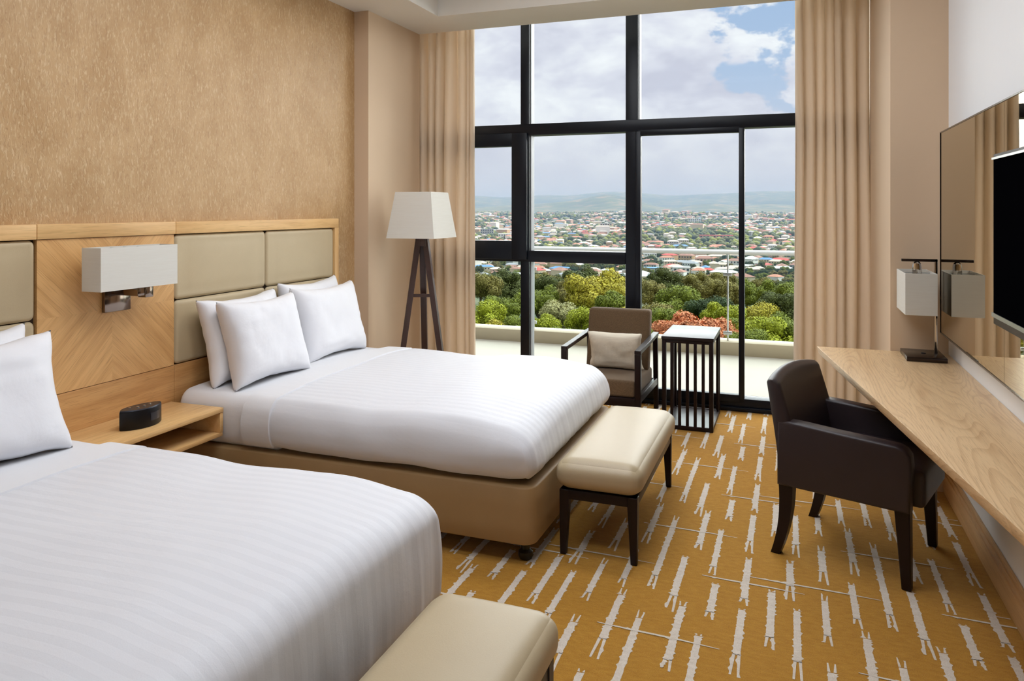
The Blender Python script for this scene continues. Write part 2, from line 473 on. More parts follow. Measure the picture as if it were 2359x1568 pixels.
# ceiling with a raised tray and a curtain pocket along the window
bm = BM()
tx0, tx1, ty0, ty1 = -2.52, .27, -.6, 5.18
for a in ((XL - .12, tx0, YB, 5.66), (tx1, XR + .12, YB, 5.66), (tx0, tx1, YB, ty0), (tx0, tx1, ty1, 5.66)):
    box(bm, a[0], a[1], a[2], a[3], ZC, ZC + .5)
box(bm, tx0 - .02, tx1 + .02, ty0 - .02, ty1 + .02, ZC + .32, ZC + .5)
box(bm, XL - .12, XR + .12, 5.60, 6.15, 3.62, 3.74)
struct(obj_from_bm('ceiling', bm, 'paint_ceiling'))
# baseboards
bm = xbox(XR - .018, XR, YB, 4.63, 0, .125, .004); box(bm, XR - .026, XR, YB, 4.63, .0, .105, .004); box(bm, XR - .012, XR, YB, 4.63, .12, .145, .003)
struct(obj_from_bm('baseboard_right', bm, 'oak_base', smooth=True))
struct(obj_from_bm('baseboard_left', xbox(-2.93, -2.915, 4.85, 5.66, 0, .14, .004), 'oak_base', smooth=True))

# window wall: frame members, sashes, panes
YF0, YF1 = 5.96, 6.09
def wx(px, y=5.96):
    t = (px - 1179.5) / 1733; a = math.atan(642 / 1733)
    return y * (t * math.cos(a) - math.sin(a)) / (math.cos(a) + t * math.sin(a))
win = struct(obj_from_bm('window_1', xbox(XL, XR, YF0, YF1, 0, .092, .004), 'black_frame', smooth=True))
def wpart(name, *a, mat='black_frame', bev=.004): return obj_from_bm(name, xbox(*a, bev=bev), mat, win, True)
m1a, m1b = wx(1199), wx(1219)
m2a, m2b = wx(1441), wx(1470)
m3a, m3b = wx(1702), wx(1715)
zt0, zt1 = 2.15, 2.245
wpart('mullion', m1a, m1b, YF0, YF1, .09, 3.65)
wpart('mullion', m2a, m2b, YF0, YF1, .09, 3.65)
wpart('gasket_strip', m1b, m1b + .008, YF0 + .03, YF1 - .02, zt1, 3.62, mat='gasket', bev=0)
wpart('gasket_strip', m1b, m1b + .008, YF0 + .03, YF1 - .02, .10, zt0, mat='gasket', bev=0)
wpart('gasket_strip', m2b, m2b + .006, YF0 + .03, YF1 - .02, zt1, 3.62, mat='gasket', bev=0)
wpart('transom', XL, XR, YF0 - .006, YF1, zt0, zt1)
wpart('head_rail', XL, XR, YF0, YF1, 3.55, 3.65)
wpart('transom', XL, m2a, YF0 - .004, YF1, 1.09, 1.185)
# opening sash, lower left
sx1 = m1b - .012
ys0 = YF0 - .03
wpart('sash_stile', wx(1181), sx1, ys0, YF0 + .05, 1.11, zt0 + .02)
wpart('sash_rail', -2.98, wx(1181) + .002, ys0, YF0 + .05, 2.06, zt0 + .02)
wpart('sash_rail', -2.98, wx(1181) + .002, ys0, YF0 + .05, 1.11, 1.265)
# sliding door on the right
wpart('door_stile', m2b - .02, m2b + .022, YF0 - .014, YF0 + .05, .08, zt0)
wpart('door_stile', m3a, m3b, YF0 - .014, YF0 + .05, .08, zt0)
wpart('door_rail', m2b, m3a + .01, YF0 - .008, YF0 + .05, zt0 - .035, zt0 + .01)
wpart('door_rail', m2b, m3a + .01, YF0 - .008, YF0 + .05, .06, .12)
wpart('sill_track', XL, XR, YF0 - .03, YF0 + .01, .0, .03)
for a in ((XL, m1a, zt1, 3.56), (m1b, m2a, zt1, 3.56), (m2b, XR, zt1, 3.56), (-2.98, wx(1181), 1.26, 2.07), (m1b, m2a, 1.18, zt0),
          (XL, m1a, .09, 1.10), (m1b, m2a, .09, 1.10), (m2b, m3a, .10, zt0), (m3b, XR, .10, zt0)):
    wpart('pane', a[0], a[1], 6.03, 6.036, a[2], a[3], mat='window_glass', bev=0)

# ------------------------------------------------------------------ unseen glowing panels added in the tray to brighten the room
def add_fill_panel(x, y, lx, ly, label):
    T = thing('ceiling_light', label, 'ceiling light', (x, y, ZC + .318), group='flat ceiling lights in the tray')
    bm = BM(); t_ = .03
    z0, z1 = ZC + .27, ZC + .318
    for a in ((x - lx / 2, x - lx / 2 + t_, y - ly / 2, y + ly / 2), (x + lx / 2 - t_, x + lx / 2, y - ly / 2, y + ly / 2),
              (x - lx / 2, x + lx / 2, y - ly / 2, y - ly / 2 + t_), (x - lx / 2, x + lx / 2, y + ly / 2 - t_, y + ly / 2)):
        box(bm, *a, z0, z1)
    part(T, 'frame', bm, 'white_plastic', False)
    part(T, 'diffuser', xbox(x - lx / 2 + t_, x + lx / 2 - t_, y - ly / 2 + t_, y + ly / 2 - t_, z0 + .01, z0 + .02), 'light_diffuser', False)
m = bpy.data.materials.new('light_diffuser'); m.use_nodes = True; MATS['light_diffuser'] = m
t = NT(m.node_tree); b = t.n['Principled BSDF']
nf = t.noise(t.new('ShaderNodeTexCoord').outputs['Object'], 30, 2)
t.put(b.inputs['Emission Color'], t.ramp(nf, [(.3, (.89, .935, 1)), (.7, (.91, .95, 1))])); b.inputs['Emission Strength'].default_value = FILL_E
for i, y in enumerate((1.5, 2.7, 3.9)):
    add_fill_panel(-1.12, y, 1.9, .62, 'flat white light in the ceiling tray, ' + ('farthest from the window', 'middle one of three', 'nearest the window')[i])

# ------------------------------------------------------------------ headboard wall panelling
HX = -3.0
HB = thing('headboard', 'long wall-mounted oak headboard with beige leather panels behind both beds', 'headboard', (XL, 2.7, .3))
NB0, NB1, FB0, FB1 = .83, 2.285, 3.052, 4.50
part(HB, 'backing', xbox(XL, XL + .03, NB0 - .05, FB1 + .05, .3, 1.462), 'shadow_gap', False)
def top_rail(y0, y1): part(HB, 'top_rail', xbox(XL, HX + .012, y0 + .0015, y1 - .0015, 1.402, 1.466, .002), 'oak_h')
top_rail(NB0 - .05, NB1); top_rail(NB1, FB0); top_rail(FB0, FB1 + .05)
part(HB, 'end_post', xbox(XL, HX + .012, FB1 + .004, FB1 + .05, .3, 1.4015, .002), 'oak_v')
def up_panel(y0, y1, z0, z1):
    g = .002
    def de(P, u):
        if u[0] > .5: P.x += .014 * (1 - u[1] ** 4) * (1 - u[2] ** 4)
        return P
    part(HB, 'leather_panel', rbox(((XL + .03 + HX) / 2, (y0 + y1) / 2, (z0 + z1) / 2), (HX - XL - .03, y1 - y0 - 2 * g, z1 - z0 - 2 * g), (.012, .026, .026), (1, 10, 8), 5, de), 'leather_taupe', 'all')
for (a, b_) in ((NB0, (NB0 + NB1) / 2), ((NB0 + NB1) / 2, NB1), (FB0, (FB0 + FB1) / 2), ((FB0 + FB1) / 2, FB1)):
    up_panel(a, b_, 1.058, 1.40); up_panel(a, b_, .724, 1.058)
# four diagonal veneers meeting in the middle, above the night table
ym, zm = (NB1 + FB0) / 2, 1.062
for (y0, y1, z0, z1, mt) in ((NB1, ym, .724, zm, 'oak_up'), (ym, FB0, .724, zm, 'oak_dn'), (NB1, ym, zm, 1.40, 'oak_dn'), (ym, FB0, zm, 1.40, 'oak_up')):
    e0 = .006 if y0 == NB1 else .0; e1 = .006 if y1 == FB0 else .0
    part(HB, 'veneer_panel', xbox(XL + .028, HX + .004, y0 + e0, y1 - e1, z0 + (.0006 if z0 < zm else 0), z1), mt, False)
for (y0, y1) in ((NB0, NB1), (NB1, FB0), (FB0, FB1)):
    part(HB, 'lower_panel', xbox(XL + .028, HX + .002, y0 + .001, y1 - .001, .32, .7215, .001, 1), 'oak_low')

# ------------------------------------------------------------------ beds
def bed(yc, name_far):
    w2, xh, xf, xd = .735, -2.985, -1.03, -1.062
    z0 = .335
    if not name_far: xf, xd, z0 = -1.150, -1.105, .18
    desc = ('double bed beside the floor lamp with beige leather base and white mattress' if name_far else 'double bed in the foreground with beige leather base and white mattress')
    T = thing('bed', desc, 'bed', (-2.0, yc, 0), group='twin double beds')
    def ss(a, b, v):
        q = max(0, min(1, (v - a) / (b - a))); return q * q * (3 - 2 * q)
    def de(P, u):
        if u[0] > .9 and abs(u[1]) < .95: P.x += .006 * (1 - u[1] ** 2)
        return P
    part(T, 'base', rbox(((xh + xf) / 2, yc, .21), (xf - xh, 2 * w2, .262), (.06, .06, .014), (16, 12, 3), 5, de), 'leather_base', 'all')
    for sx in (xh + .12, xf - .06):
        for sy in (-1, 1):
            bm = lathe(BM(), sx, yc + sy * (w2 - .075), [(.012, .001), (.028, .004), (.033, .018), (.031, .034), (.018, .044), (.02, .05), (.022, .079)], 20)
            part(T, 'caster_foot', bm, 'caster', label='black round foot under the bed base')
    part(T, 'mattress', rbox(((xh + xf) / 2 - .03, yc, .4485), (xf - xh - .16, 2 * w2 - .08, .211), .05, (10, 8, 3), 4), 'sheet_white', 'all')
    def lift(x, y):
        """height of the bedding above the flat .60 m plane"""
        yn = min(1, abs(y - yc) / w2)
        z = .026 * (1 - yn ** 3)
        z += -.012 * math.exp(-((x + 1.86) / .17) ** 2) * (.35 + .65 * yn) + .010 * math.exp(-((x + 1.50) / .2) ** 2)
        z -= .030 * ss(xd - .32, xd, x)
        return z + .009 * nz(x * 2.3, y * 2.1, 1.3 + yc) + .003 * nz(x * 8, y * 4.5, yc)
    def ds(P, u):
        k = ss(.44, .58, P.z); P.z += k * lift(P.x, P.y) + .003 * nz(P.x * 9, P.y * 6, 4) * k
        k2 = ss(.93, 1, abs(u[1])); s = 1 if u[1] > 0 else -1
        P.y += s * k2 * (.010 * math.sin(math.pi * ss(.33, .6, P.z)) + .004 * nz(P.x * 25, P.z * 4, 8))
        return P
    part(T, 'fitted_sheet', rbox((-2.66, yc, .464), (.64, 2 * w2 - .012, .254), (.05, .06, .07), (14, 24, 4), 6, ds), 'sheet_white', 'all')
    # duvet: puffy, tucked round the mattress
    def dd(P, u, grow=0.0):
        x, y, z = P
        k = ss(.44, .58, z); P.z += k * lift(x, y)
        hem = 1 - ss(z0, z0 + .065, z)
        s = 1 if u[1] > 0 else -1
        k2 = ss(.90, .99, abs(u[1]))
        P.y += s * k2 * (.020 * math.sin(math.pi * ss(z0, .6, z)) - (.020 if name_far else .0) * hem + .006 * nz(x * 4, z * 7, 2 + s) + .0035 * nz(x * 20, z * 2.5, 5 + s) * (.4 + ss(-2.2, -2.44, x)))
        k3 = ss(.90, .99, u[0])
        cr = abs(u[1]) ** 6
        P.x += k3 * ((.040 if name_far else .016) * math.sin(math.pi * ss(z0 - .16, .62, z)) - (.012 if name_far else .0) * hem + .005 * nz(y * 12, z * 2.5, 4) + (.006 + .010 * cr) * nz(y * 44, z * 2.0, 6) * ss(.60, .5, z))
        P.z += hem * .012 * nz(x * 4, y * 4, 9)
        return P
    D = rbox(((-2.44 + xd) / 2, yc, (z0 + .60) / 2), (xd + 2.44, 2 * w2 + .024, .60 - z0), (.10, .065, .085), (64, 52, 10), 8, dd, open_bottom=True)
    o = obj_from_bm('duvet', D, 'duvet_white', smooth='all')
    for v in o.data.vertices: v.co -= Vector((-1.7, yc, .34))
    o.location = (-1.7, yc, .34)
    solidify(o, .012, -1)
    tag(o, 'white striped duvet tucked over the bed by the window' if name_far else 'large white striped duvet across the foreground bed', 'duvet', 'white duvets on the beds')
    # sheet turned down over the duvet edge
    def df(P, u):
        k = ss(.44, .58, P.z); P.z += k * lift(P.x, P.y); s = 1 if u[1] > 0 else -1
        k2 = ss(.90, .99, abs(u[1]))
        P.y += s * k2 * (.020 * math.sin(math.pi * ss(.335, .6, P.z)) + .006 * nz(P.x * 4, P.z * 7, 2 + s))
        return P
    B = rbox((-2.455, yc, .4725), (.17, 2 * w2 + .030, .261), (.003, .067, .067), (8, 44, 6), 7, df, open_bottom=True)
    sh = obj_from_bm('turned_down_sheet', B, 'sheet_white', smooth=True)
    for v in sh.data.vertices: v.co -= Vector((-2.0, yc, 0))
    sh.parent = T
    return T
bed(3.775, True); bed(1.555, False)

def pillow(name, label, w_, h_, t_, c, tilt, yaw=0.0, mat='pillow_white', cat='pillow', group=None, seed=1, n=28, pinch=.13, roll=0.0):
    """pillow standing in the local y-z plane, thickness along x; c = bottom centre"""
    bm = BM(); rows = {}
    def shape(u, v, s):
        e = max(0, (1 - u * u)) ** .5 * max(0, (1 - v * v)) ** .5
        th = t_ / 2 * (max(0, 1 - u ** 4) * max(0, 1 - v ** 4)) ** .42
        y = w_ / 2 * u * (1 - pinch * (1 - v * v) * u * u)
        z = h_ / 2 * v * (1 - pinch * (1 - u * u) * v * v)
        wr = .010 * nz(u * 2.2 + seed, v * 2.2, s * 3) * e + .005 * nz(u * 6 + seed, v * 6, s * 5 + 2) * min(1, e * 2)
        y += .006 * nz(v * 3.5, seed, 3) * abs(u) ** 3; z += .006 * nz(u * 3.5, seed, 6) * abs(v) ** 3
        return Vector((s * th + s * wr, y, z + h_ / 2 * (1 - pinch * 0)))
    def uu(i): 
        q = 2 * i / n - 1; return math.sin(q * math.pi / 2) * .55 + q * .45
    F = [[bm.verts.new(shape(uu(i), uu(j), 1)) for j in range(n + 1)] for i in range(n + 1)]
    B = [[(F[i][j] if i in (0, n) or j in (0, n) else bm.verts.new(shape(uu(i), uu(j), -1))) for j in range(n + 1)] for i in range(n + 1)]
    for i in range(n):
        for j in range(n):
            bm.faces.new((F[i][j], F[i + 1][j], F[i + 1][j + 1], F[i][j + 1]))
            try: bm.faces.new((B[i][j], B[i][j + 1], B[i + 1][j + 1], B[i + 1][j]))
            except ValueError: pass
    o = obj_from_bm(name, bm, mat, smooth='all')
    o.location = c; o.rotation_euler = (roll, tilt, yaw)
    tag(o, label, cat, group)
    return o
G = 'white bed pillows'
pillow('pillow', 'white pillow behind, next to the night table, on the bed by the window', .66, .47, .15, (-2.815, 3.44, .598), R(-13), R(2), group=G, seed=1)
pillow('pillow', 'white front pillow nearest the night table on the bed by the window', .57, .47, .18, (-2.635, 3.395, .600), R(-17), R(-5), group=G, seed=4)
pillow('pillow', 'white pillow mostly hidden behind, on the lamp side of the window bed', .63, .49, .15, (-2.85, 4.115, .598), R(-10), R(1), group=G, seed=7)
pillow('pillow', 'white front pillow nearest the floor lamp on the bed by the window', .62, .47, .18, (-2.685, 4.075, .600), R(-15), R(-3), group=G, seed=11)
pillow('pillow', 'white pillow at the left edge, rear one on the foreground bed', .68, .48, .15, (-2.825, 1.845, .598), R(-12), R(0), group=G, seed=15)
pillow('pillow', 'white front pillow at the left edge on the foreground bed', .72, .47, .19, (-2.655, 1.805, .600), R(-17), R(-4), group=G, seed=19)

# ------------------------------------------------------------------ benches at the bed ends
def bench(y0, y1, label):
    x0, x1 = -.965, -.615
    T = thing('bench', label, 'bench', ((x0 + x1) / 2, (y0 + y1) / 2, 0), group='leather benches at the foot of the beds')
    def de(P, u):
        P.z += max(0, (P.z - .34) / .08) * .014 * (1 - u[0] ** 2) * (1 - u[1] ** 4)
        P.x += u[0] ** 3 * .006 * (1 - u[2] ** 2); P.y += u[1] ** 7 * .008 * (1 - u[2] ** 2)
        return P
    part(T, 'cushion', rbox(((x0 + x1) / 2, (y0 + y1) / 2, .355), (x1 - x0 + .03, y1 - y0 + .03, .135), (.062, .062, .054), (10, 24, 3), 7, de), 'leather_bench', 'all')
    part(T, 'apron', xbox(x0 + .004, x1 - .004, y0 + .004, y0 + .034, .248, .29, .002), 'dark_wood')
    part(T, 'apron', xbox(x0 + .004, x1 - .004, y1 - .034, y1 - .004, .248, .29, .002), 'dark_wood')
    part(T, 'apron', xbox(x0 + .004, x0 + .034, y0 + .03, y1 - .03, .248, .29, .002), 'dark_wood')
    part(T, 'apron', xbox(x1 - .034, x1 - .004, y0 + .03, y1 - .03, .248, .29, .002), 'dark_wood')
    for sx in (0, 1):
        for sy in (0, 1):
            xa = x0 + .024 if sx == 0 else x1 - .024; ya = y0 + .024 if sy == 0 else y1 - .024
            xo = xa + (-.007 if sx == 0 else .007); yo = ya + (-.007 if sy == 0 else .007)
            part(T, 'leg', leg(BM(), xo, yo, 0, .028, xa, ya, .29, .046), 'dark_wood')
bench(3.205, 4.215, 'beige leather bench with dark legs at the bed by the window')
bench(1.0, 2.0, 'beige leather bench cut off by the lower picture edge')

# ------------------------------------------------------------------ night table between the beds
T = thing('night_table', 'floating oak night table with an open shelf between the beds', 'night table', (HX + .003, 2.67, .39))
part(T, 'top', xbox(HX + .003, -2.66, 2.31, 3.028, .517, .54, .003), 'oak_h')
part(T, 'bottom_board', xbox(HX + .003, -2.665, 2.31, 3.028, .398, .418, .003), 'oak_h')
part(T, 'side_board', xbox(HX + .003, -2.663, 3.006, 3.028, .418, .517, .002), 'oak_h')
part(T, 'side_board', xbox(HX + .003, -2.663, 2.31, 2.332, .418, .517, .002), 'oak_h')
part(T, 'back_board', xbox(HX + .003, HX + .015, 2.332, 3.006, .418, .517), 'oak_low')

T = thing('clock_radio', 'black clock radio with a curved front on the night table', 'radio', (-2.79, 2.64, .541), R(-8))
def radio_ring(z, s=1.0):
    out = []
    for i in range(17):
        u = i / 16 * 2 - 1; out.append((.055 * (1 - u * u) ** .8 * s + .0, u * .106 * s, z))
    for i in range(17):
        u = 1 - i / 16 * 2
        if abs(u) < 1: out.append((-.045 * (1 - u * u) ** .6 * s, u * .106 * s, z))
    return out
bm = BM(); rs = []
for z, s in ((0, .96), (.004, 1), (.078, 1), (.084, .985)):
    rs.append([bm.verts.new(p) for p in radio_ring(z, s)])
for a, b_ in zip(rs, rs[1:]):
    for i in range(len(a)): bm.faces.new((a[i], a[(i + 1) % len(a)], b_[(i + 1) % len(a)], b_[i]))
bm.faces.new(rs[0][::-1]); bm.faces.new(rs[-1])
part(T, 'body', bm, 'black_plastic', world=False)
bm = BM(); a = [bm.verts.new(p) for p in radio_ring(.084, .985)]; b_ = [bm.verts.new(p) for p in radio_ring(.0885, .95)]
for i in range(len(a)): bm.faces.new((a[i], a[(i + 1) % len(a)], b_[(i + 1) % len(a)], b_[i]))
bm.faces.new(b_); bm.faces.new(a[::-1])
part(T, 'top_plate', bm, 'gunmetal', world=False)
bm = BM()
def rp(u, v):
    y = .010 + .060 * u; q = y / .106
    return (.055 * (1 - q * q) ** .8 + .0012, y, .026 + .036 * v)
grid(bm, rp, 8, 2); part(T, 'display', bm, 'screen_display', world=False)
for k, (bx_, by_) in enumerate(((-.01, -.05), (.005, -.02), (.008, .01), (.0, .045))):
    part(T, 'button', lathe(BM(), bx_, by_, [(.006, .0885), (.006, .092), (.004, .093)], 12), 'chrome', world=False)

# ------------------------------------------------------------------ wall sconce
T = thing('wall_sconce', 'wall sconce with a white box shade and chrome bracket over the night table', 'wall lamp', (HX + .005, 2.66, 1.05))
def shade_box(bm, x0, x1, y0, y1, z0, z1, th=.003):
    def ring(e, z): return [bm.verts.new(p) for p in ((x0 + e, y0 + e, z), (x1 - e, y0 + e, z), (x1 - e, y1 - e, z), (x0 + e, y1 - e, z))]
    V = [ring(0, z0), ring(0, z1), ring(th, z1), ring(th, z0)]
    for a, b_ in zip(V, V[1:] + V[:1]):
        for i in range(4): bm.faces.new((a[i], a[(i + 1) % 4], b_[(i + 1) % 4], b_[i]))
    return bm
part(T, 'shade', shade_box(BM(), -2.912, -2.80, 2.435, 2.869, 1.17, 1.361), 'lampshade', False)
bm = BM()
for y in (2.58, 2.652, 2.73): box(bm, -2.909, -2.803, y - .003, y + .003, 1.35, 1.356)
box(bm, -2.862, -2.850, 2.445, 2.86, 1.350, 1.355)
part(T, 'shade_spider', bm, 'steel')
part(T, 'backplate', xbox(HX + .0045, HX + .022, 2.61, 2.758, 1.05, 1.172, .003), 'smoked_chrome')
part(T, 'arm', xbox(HX + .02, -2.83, 2.66, 2.742, 1.128, 1.168, .003), 'smoked_chrome')
part(T, 'arm_end', xbox(-2.872, -2.826, 2.70, 2.748, 1.118, 1.185, .003), 'smoked_chrome')
part(T, 'lamp_socket', lathe(BM(), -2.856, 2.69, [(.012, 1.18), (.014, 1.19), (.014, 1.24), (.022, 1.26), (.024, 1.285), (.014, 1.31), (.004, 1.315)], 16), 'white_plastic')

# ------------------------------------------------------------------ floor lamp
T = thing('floor_lamp', 'dark wooden tripod floor lamp with a tapered cream shade beside the curtain', 'floor lamp', (-2.587, 5.045, 0))
cx, cy = -2.587, 5.045
def frustum(bm, z0, w0, z1, w1, th=.003):
    for s in (0, 1):
        pass
    o0, o1 = sq(cx, cy, z0, w0, w0), sq(cx, cy, z1, w1, w1)
    i0, i1 = sq(cx, cy, z0, w0 - 2 * th, w0 - 2 * th), sq(cx, cy, z1, w1 - 2 * th, w1 - 2 * th)
    V = [[bm.verts.new(p) for p in r] for r in (o0, o1, i1, i0)]
    for a, b_ in zip(V, V[1:] + V[:1]):
        for i in range(4): bm.faces.new((a[i], a[(i + 1) % 4], b_[(i + 1) % 4], b_[i]))
    return bm
part(T, 'shade', frustum(BM(), 1.318, .388, 1.657, .292), 'lampshade', False)
bm = BM()
for d in ((1, 0), (0, 1)): tube(bm, (cx - d[0] * .143, cy - d[1] * .143, 1.64), (cx + d[0] * .143, cy + d[1] * .143, 1.64), .0025, 8)
tube(bm, (cx, cy, 1.30), (cx, cy, 1.645), .005, 10)
part(T, 'shade_spider', bm, 'steel')
part(T, 'lamp_socket', lathe(BM(), cx, cy, [(.016, 1.34), (.018, 1.36), (.018, 1.42), (.03, 1.45), (.032, 1.48), (.02, 1.51), (.005, 1.52)], 16), 'white_plastic')
part(T, 'hub', xbox(cx - .042, cx + .042, cy - .03, cy + .03, 1.255, 1.345, .004), 'lamp_wood')
right = Vector((math.cos(R(20.3)), math.sin(R(20.3)), 0)); back = Vector((-math.sin(R(20.3)), math.cos(R(20.3)), 0))
for d in (-right * .205 - back * .04, right * .205 - back * .04, back * .20 + right * .006):
    dn = d.normalized(); ap = Vector((cx, cy, 0)) + dn * .024; ft = Vector((cx, cy, 0)) + d
    u = dn; v = Vector((-dn.y, dn.x, 0))
    def q4(c, z, a, b_): return [tuple(c + u * s * a + v * t_ * b_ + Vector((0, 0, z))) for s, t_ in ((-1, -1), (1, -1), (1, 1), (-1, 1))]
    part(T, 'leg', hexa(BM(), q4(ft, 0, .019, .021), q4(ap, 1.33, .021, .023), .002), 'lamp_wood')
def legx(z, s): return Vector((cx, cy, 0)) + (right * (s * (.024 + .181 * (1 - z / 1.33))) - back * .04 * (1 - z / 1.33))
a, b_ = legx(.885, -1), legx(.885, 1)
bm = BM(); dd_ = (b_ - a).normalized(); vv = Vector((-dd_.y, dd_.x, 0)) * .012
hexa(bm, [tuple(p + Vector((0, 0, .876))) for p in (a - vv, b_ - vv, b_ + vv, a + vv)], [tuple(p + Vector((0, 0, .898))) for p in (a - vv, b_ - vv, b_ + vv, a + vv)], .001)
part(T, 'crossbar', bm, 'lamp_wood')
bk = Vector((cx, cy, 0)) + back * (.024 + .176 * (1 - .885 / 1.33)); md = (a + b_) / 2
bm = BM(); vv = right * .012
hexa(bm, [tuple(p + Vector((0, 0, .877))) for p in (md - vv, md + vv, bk + vv, bk - vv)], [tuple(p + Vector((0, 0, .897))) for p in (md - vv, md + vv, bk + vv, bk - vv)], .001)
part(T, 'crossbar', bm, 'lamp_wood')

# ------------------------------------------------------------------ curtains
def curtain(name, label, x0, x1, yc, z0, z1, pleats, seed, amp=.045):
    rdc = random.Random(seed)
    wid = [rdc.uniform(.45, 1.6) for _ in range(pleats)]; tot = sum(wid)
    kn = [0.0]
    for q in wid: kn.append(kn[-1] + q / tot)
    am = [rdc.uniform(.65, 1.2) * min(1.25, wid[i] * tot / pleats / (tot / pleats)) for i in range(pleats)] + [1]
    bm = BM(); nu, nv = pleats * 16, 40
    def P(u, v):
        top = v ** 5
        uu_ = min(.99999, max(0, u + .035 * nz(u * 3.1 + seed, v * 1.7, 2) * (1 - .6 * top)))
        i = 0
        while i < pleats - 1 and uu_ > kn[i + 1]: i += 1
        fr = (uu_ - kn[i]) / (kn[i + 1] - kn[i])
        a_ = (am[i] * (1 - fr) + am[i + 1] * fr) * amp * (1 - .35 * top)
        ang = 2 * math.pi * (i + fr)
        sn = math.sin(ang); sn = math.copysign(abs(sn) ** .8, sn)
        y = yc + a_ * sn + .012 * nz(u * 5, v * 2.2, seed + 4)
        x = x0 + (x1 - x0) * u + a_ * .30 * math.cos(ang + .6) + .010 * nz(v * 2.2, seed, u * 4) * (1 - top)
        x += .006 * math.sin(v * 40 + u * 9) * max(0, v - .93) * 6 * nz(u * 30, 1, seed)
        xm = (x0 + x1) / 2
        return (xm + (x - xm) * (1 + .03 * math.sin(v * 3.0 + seed)), y, z0 + (z1 - z0) * v)
    grid(bm, P, nu, nv)
    o = obj_from_bm(name, bm, 'curtain', smooth='all')
    for v in o.data.vertices: v.co -= Vector(((x0 + x1) / 2, yc, z0))
    o.location = ((x0 + x1) / 2, yc, z0)
    solidify(o, .003, 0)
    return tag(o, label, 'curtain', 'floor-length beige curtains')
curtain('curtain', 'long pale beige curtain gathered behind the floor lamp', -3.02, -2.478, 5.78, .012, 3.45, 7, 3, .055)
curtain('curtain', 'long pale beige curtain gathered beside the desk', .022, .508, 5.78, .012, 3.45, 7, 21, .055)
tr = obj_from_bm('curtain_track', xbox(-2.9, .5, 5.775, 5.805, 3.47, 3.50, .003), 'white_plastic', smooth=True)
for x in (-2.7, -1.2, .3): obj_from_bm('bracket', xbox(x - .01, x + .01, 5.78, 5.80, 3.50, 3.62), 'white_plastic', tr)
tag(tr, 'white curtain track in the ceiling pocket above the window', 'curtain track')

# ------------------------------------------------------------------ armchair by the window
T = thing('armchair', 'dark wooden armchair with brown tweed cushions by the window', 'armchair', (-1.23, 5.43, 0))
ax0, ax1, ay0, ay1 = -1.507, -.953, 5.065, 5.84
for x in (ax0 + .018, ax1 - .018):
    part(T, 'leg', leg(BM(), x, ay0 + .018, 0, .040, x, ay0 + .018, .548, .042), 'dark_wood')
    part(T, 'leg', hexa(BM(), sq(x, ay1 - .02, 0, .034, .034), sq(x, ay1 - .062, .575, .036, .036), .003), 'dark_wood')
    bm = BM(); w_ = .022
    hexa(bm, [(x - w_, ay0, .545), (x + w_, ay0, .545), (x + w_, ay1 - .04, .56), (x - w_, ay1 - .04, .56)],
         [(x - w_, ay0, .572), (x + w_, ay0, .572), (x + w_, ay1 - .04, .590), (x - w_, ay1 - .04, .590)], .003)
    part(T, 'armrest', bm, 'dark_wood')
    part(T, 'side_rail', hexa(BM(), [(x - .014, ay0 + .03, .21), (x + .014, ay0 + .03, .21), (x + .014, ay1 - .04, .19), (x - .014, ay1 - .04, .19)],
         [(x - .014, ay0 + .03, .26), (x + .014, ay0 + .03, .26), (x + .014, ay1 - .04, .24), (x - .014, ay1 - .04, .24)], .002), 'dark_wood')
part(T, 'front_rail', xbox(ax0 + .03, ax1 - .03, ay0 + .008, ay0 + .034, .185, .245, .003), 'dark_wood')
part(T, 'back_rail', xbox(ax0 + .03, ax1 - .03, ay1 - .07, ay1 - .045, .18, .24, .003), 'dark_wood')
def dse(P, u):
    P.z += -.03 * (P.y - ay0) / .6
    if u[2] > 0: P.z += .01 * (1 - u[0] ** 2) * (1 - u[1] ** 2)
    return P
part(T, 'seat_cushion', rbox(((ax0 + ax1) / 2, (ay0 + ay1) / 2 - .03, .305), (ax1 - ax0 - .078, .68, .118), .02, (8, 10, 3), 4, dse), 'tweed', 'all')
def dbk(P, u):
    P.y += (P.z - .34) * .22
    if u[1] < 0: P.y -= .008 * (1 - u[0] ** 2) * (1 - u[2] ** 2)
    return P
part(T, 'back_cushion', rbox(((ax0 + ax1) / 2, ay1 - .205, .548), (ax1 - ax0 - .078, .095, .44), .022, (8, 3, 8), 4, dbk), 'tweed', 'all')
pillow('scatter_cushion', 'small pale ribbed lumbar cushion on the tweed armchair', .41, .285, .13, (-1.212, 5.505, .352), R(14), R(-90), mat='linen_cushion', cat='cushion', seed=30, n=20, pinch=.10)

# ------------------------------------------------------------------ slatted side table
T = thing('side_table', 'tall narrow dark side table with vertical slats beside the armchair', 'side table', (-.67, 5.58, 0))
x0, x1, y0, y1, zt = -.845, -.497, 5.30, 5.845, .645
part(T, 'top', xbox(x0 - .004, x1 + .004, y0 - .004, y1 + .004, zt - .022, zt, .002), 'dark_wood_top')
s_ = .028
for x in (x0, x1 - s_):
    for y in (y0, y1 - s_): part(T, 'post', xbox(x, x + s_, y, y + s_, 0, zt - .022, .002), 'dark_wood')
for (z0, z1) in ((.0, .03), (zt - .045, zt - .022)):
    for y in (y0, y1 - s_): part(T, 'rail', xbox(x0 + s_, x1 - s_, y + .002, y + s_ - .002, z0, z1, .001), 'dark_wood')
    for x in (x0, x1 - s_): part(T, 'rail', xbox(x + .002, x + s_ - .002, y0 + s_, y1 - s_, z0, z1, .001), 'dark_wood')
part(T, 'bottom_shelf', xbox(x0 + .006, x1 - .006, y0 + .02, y1 - .006, .012, .026), 'dark_wood_top')
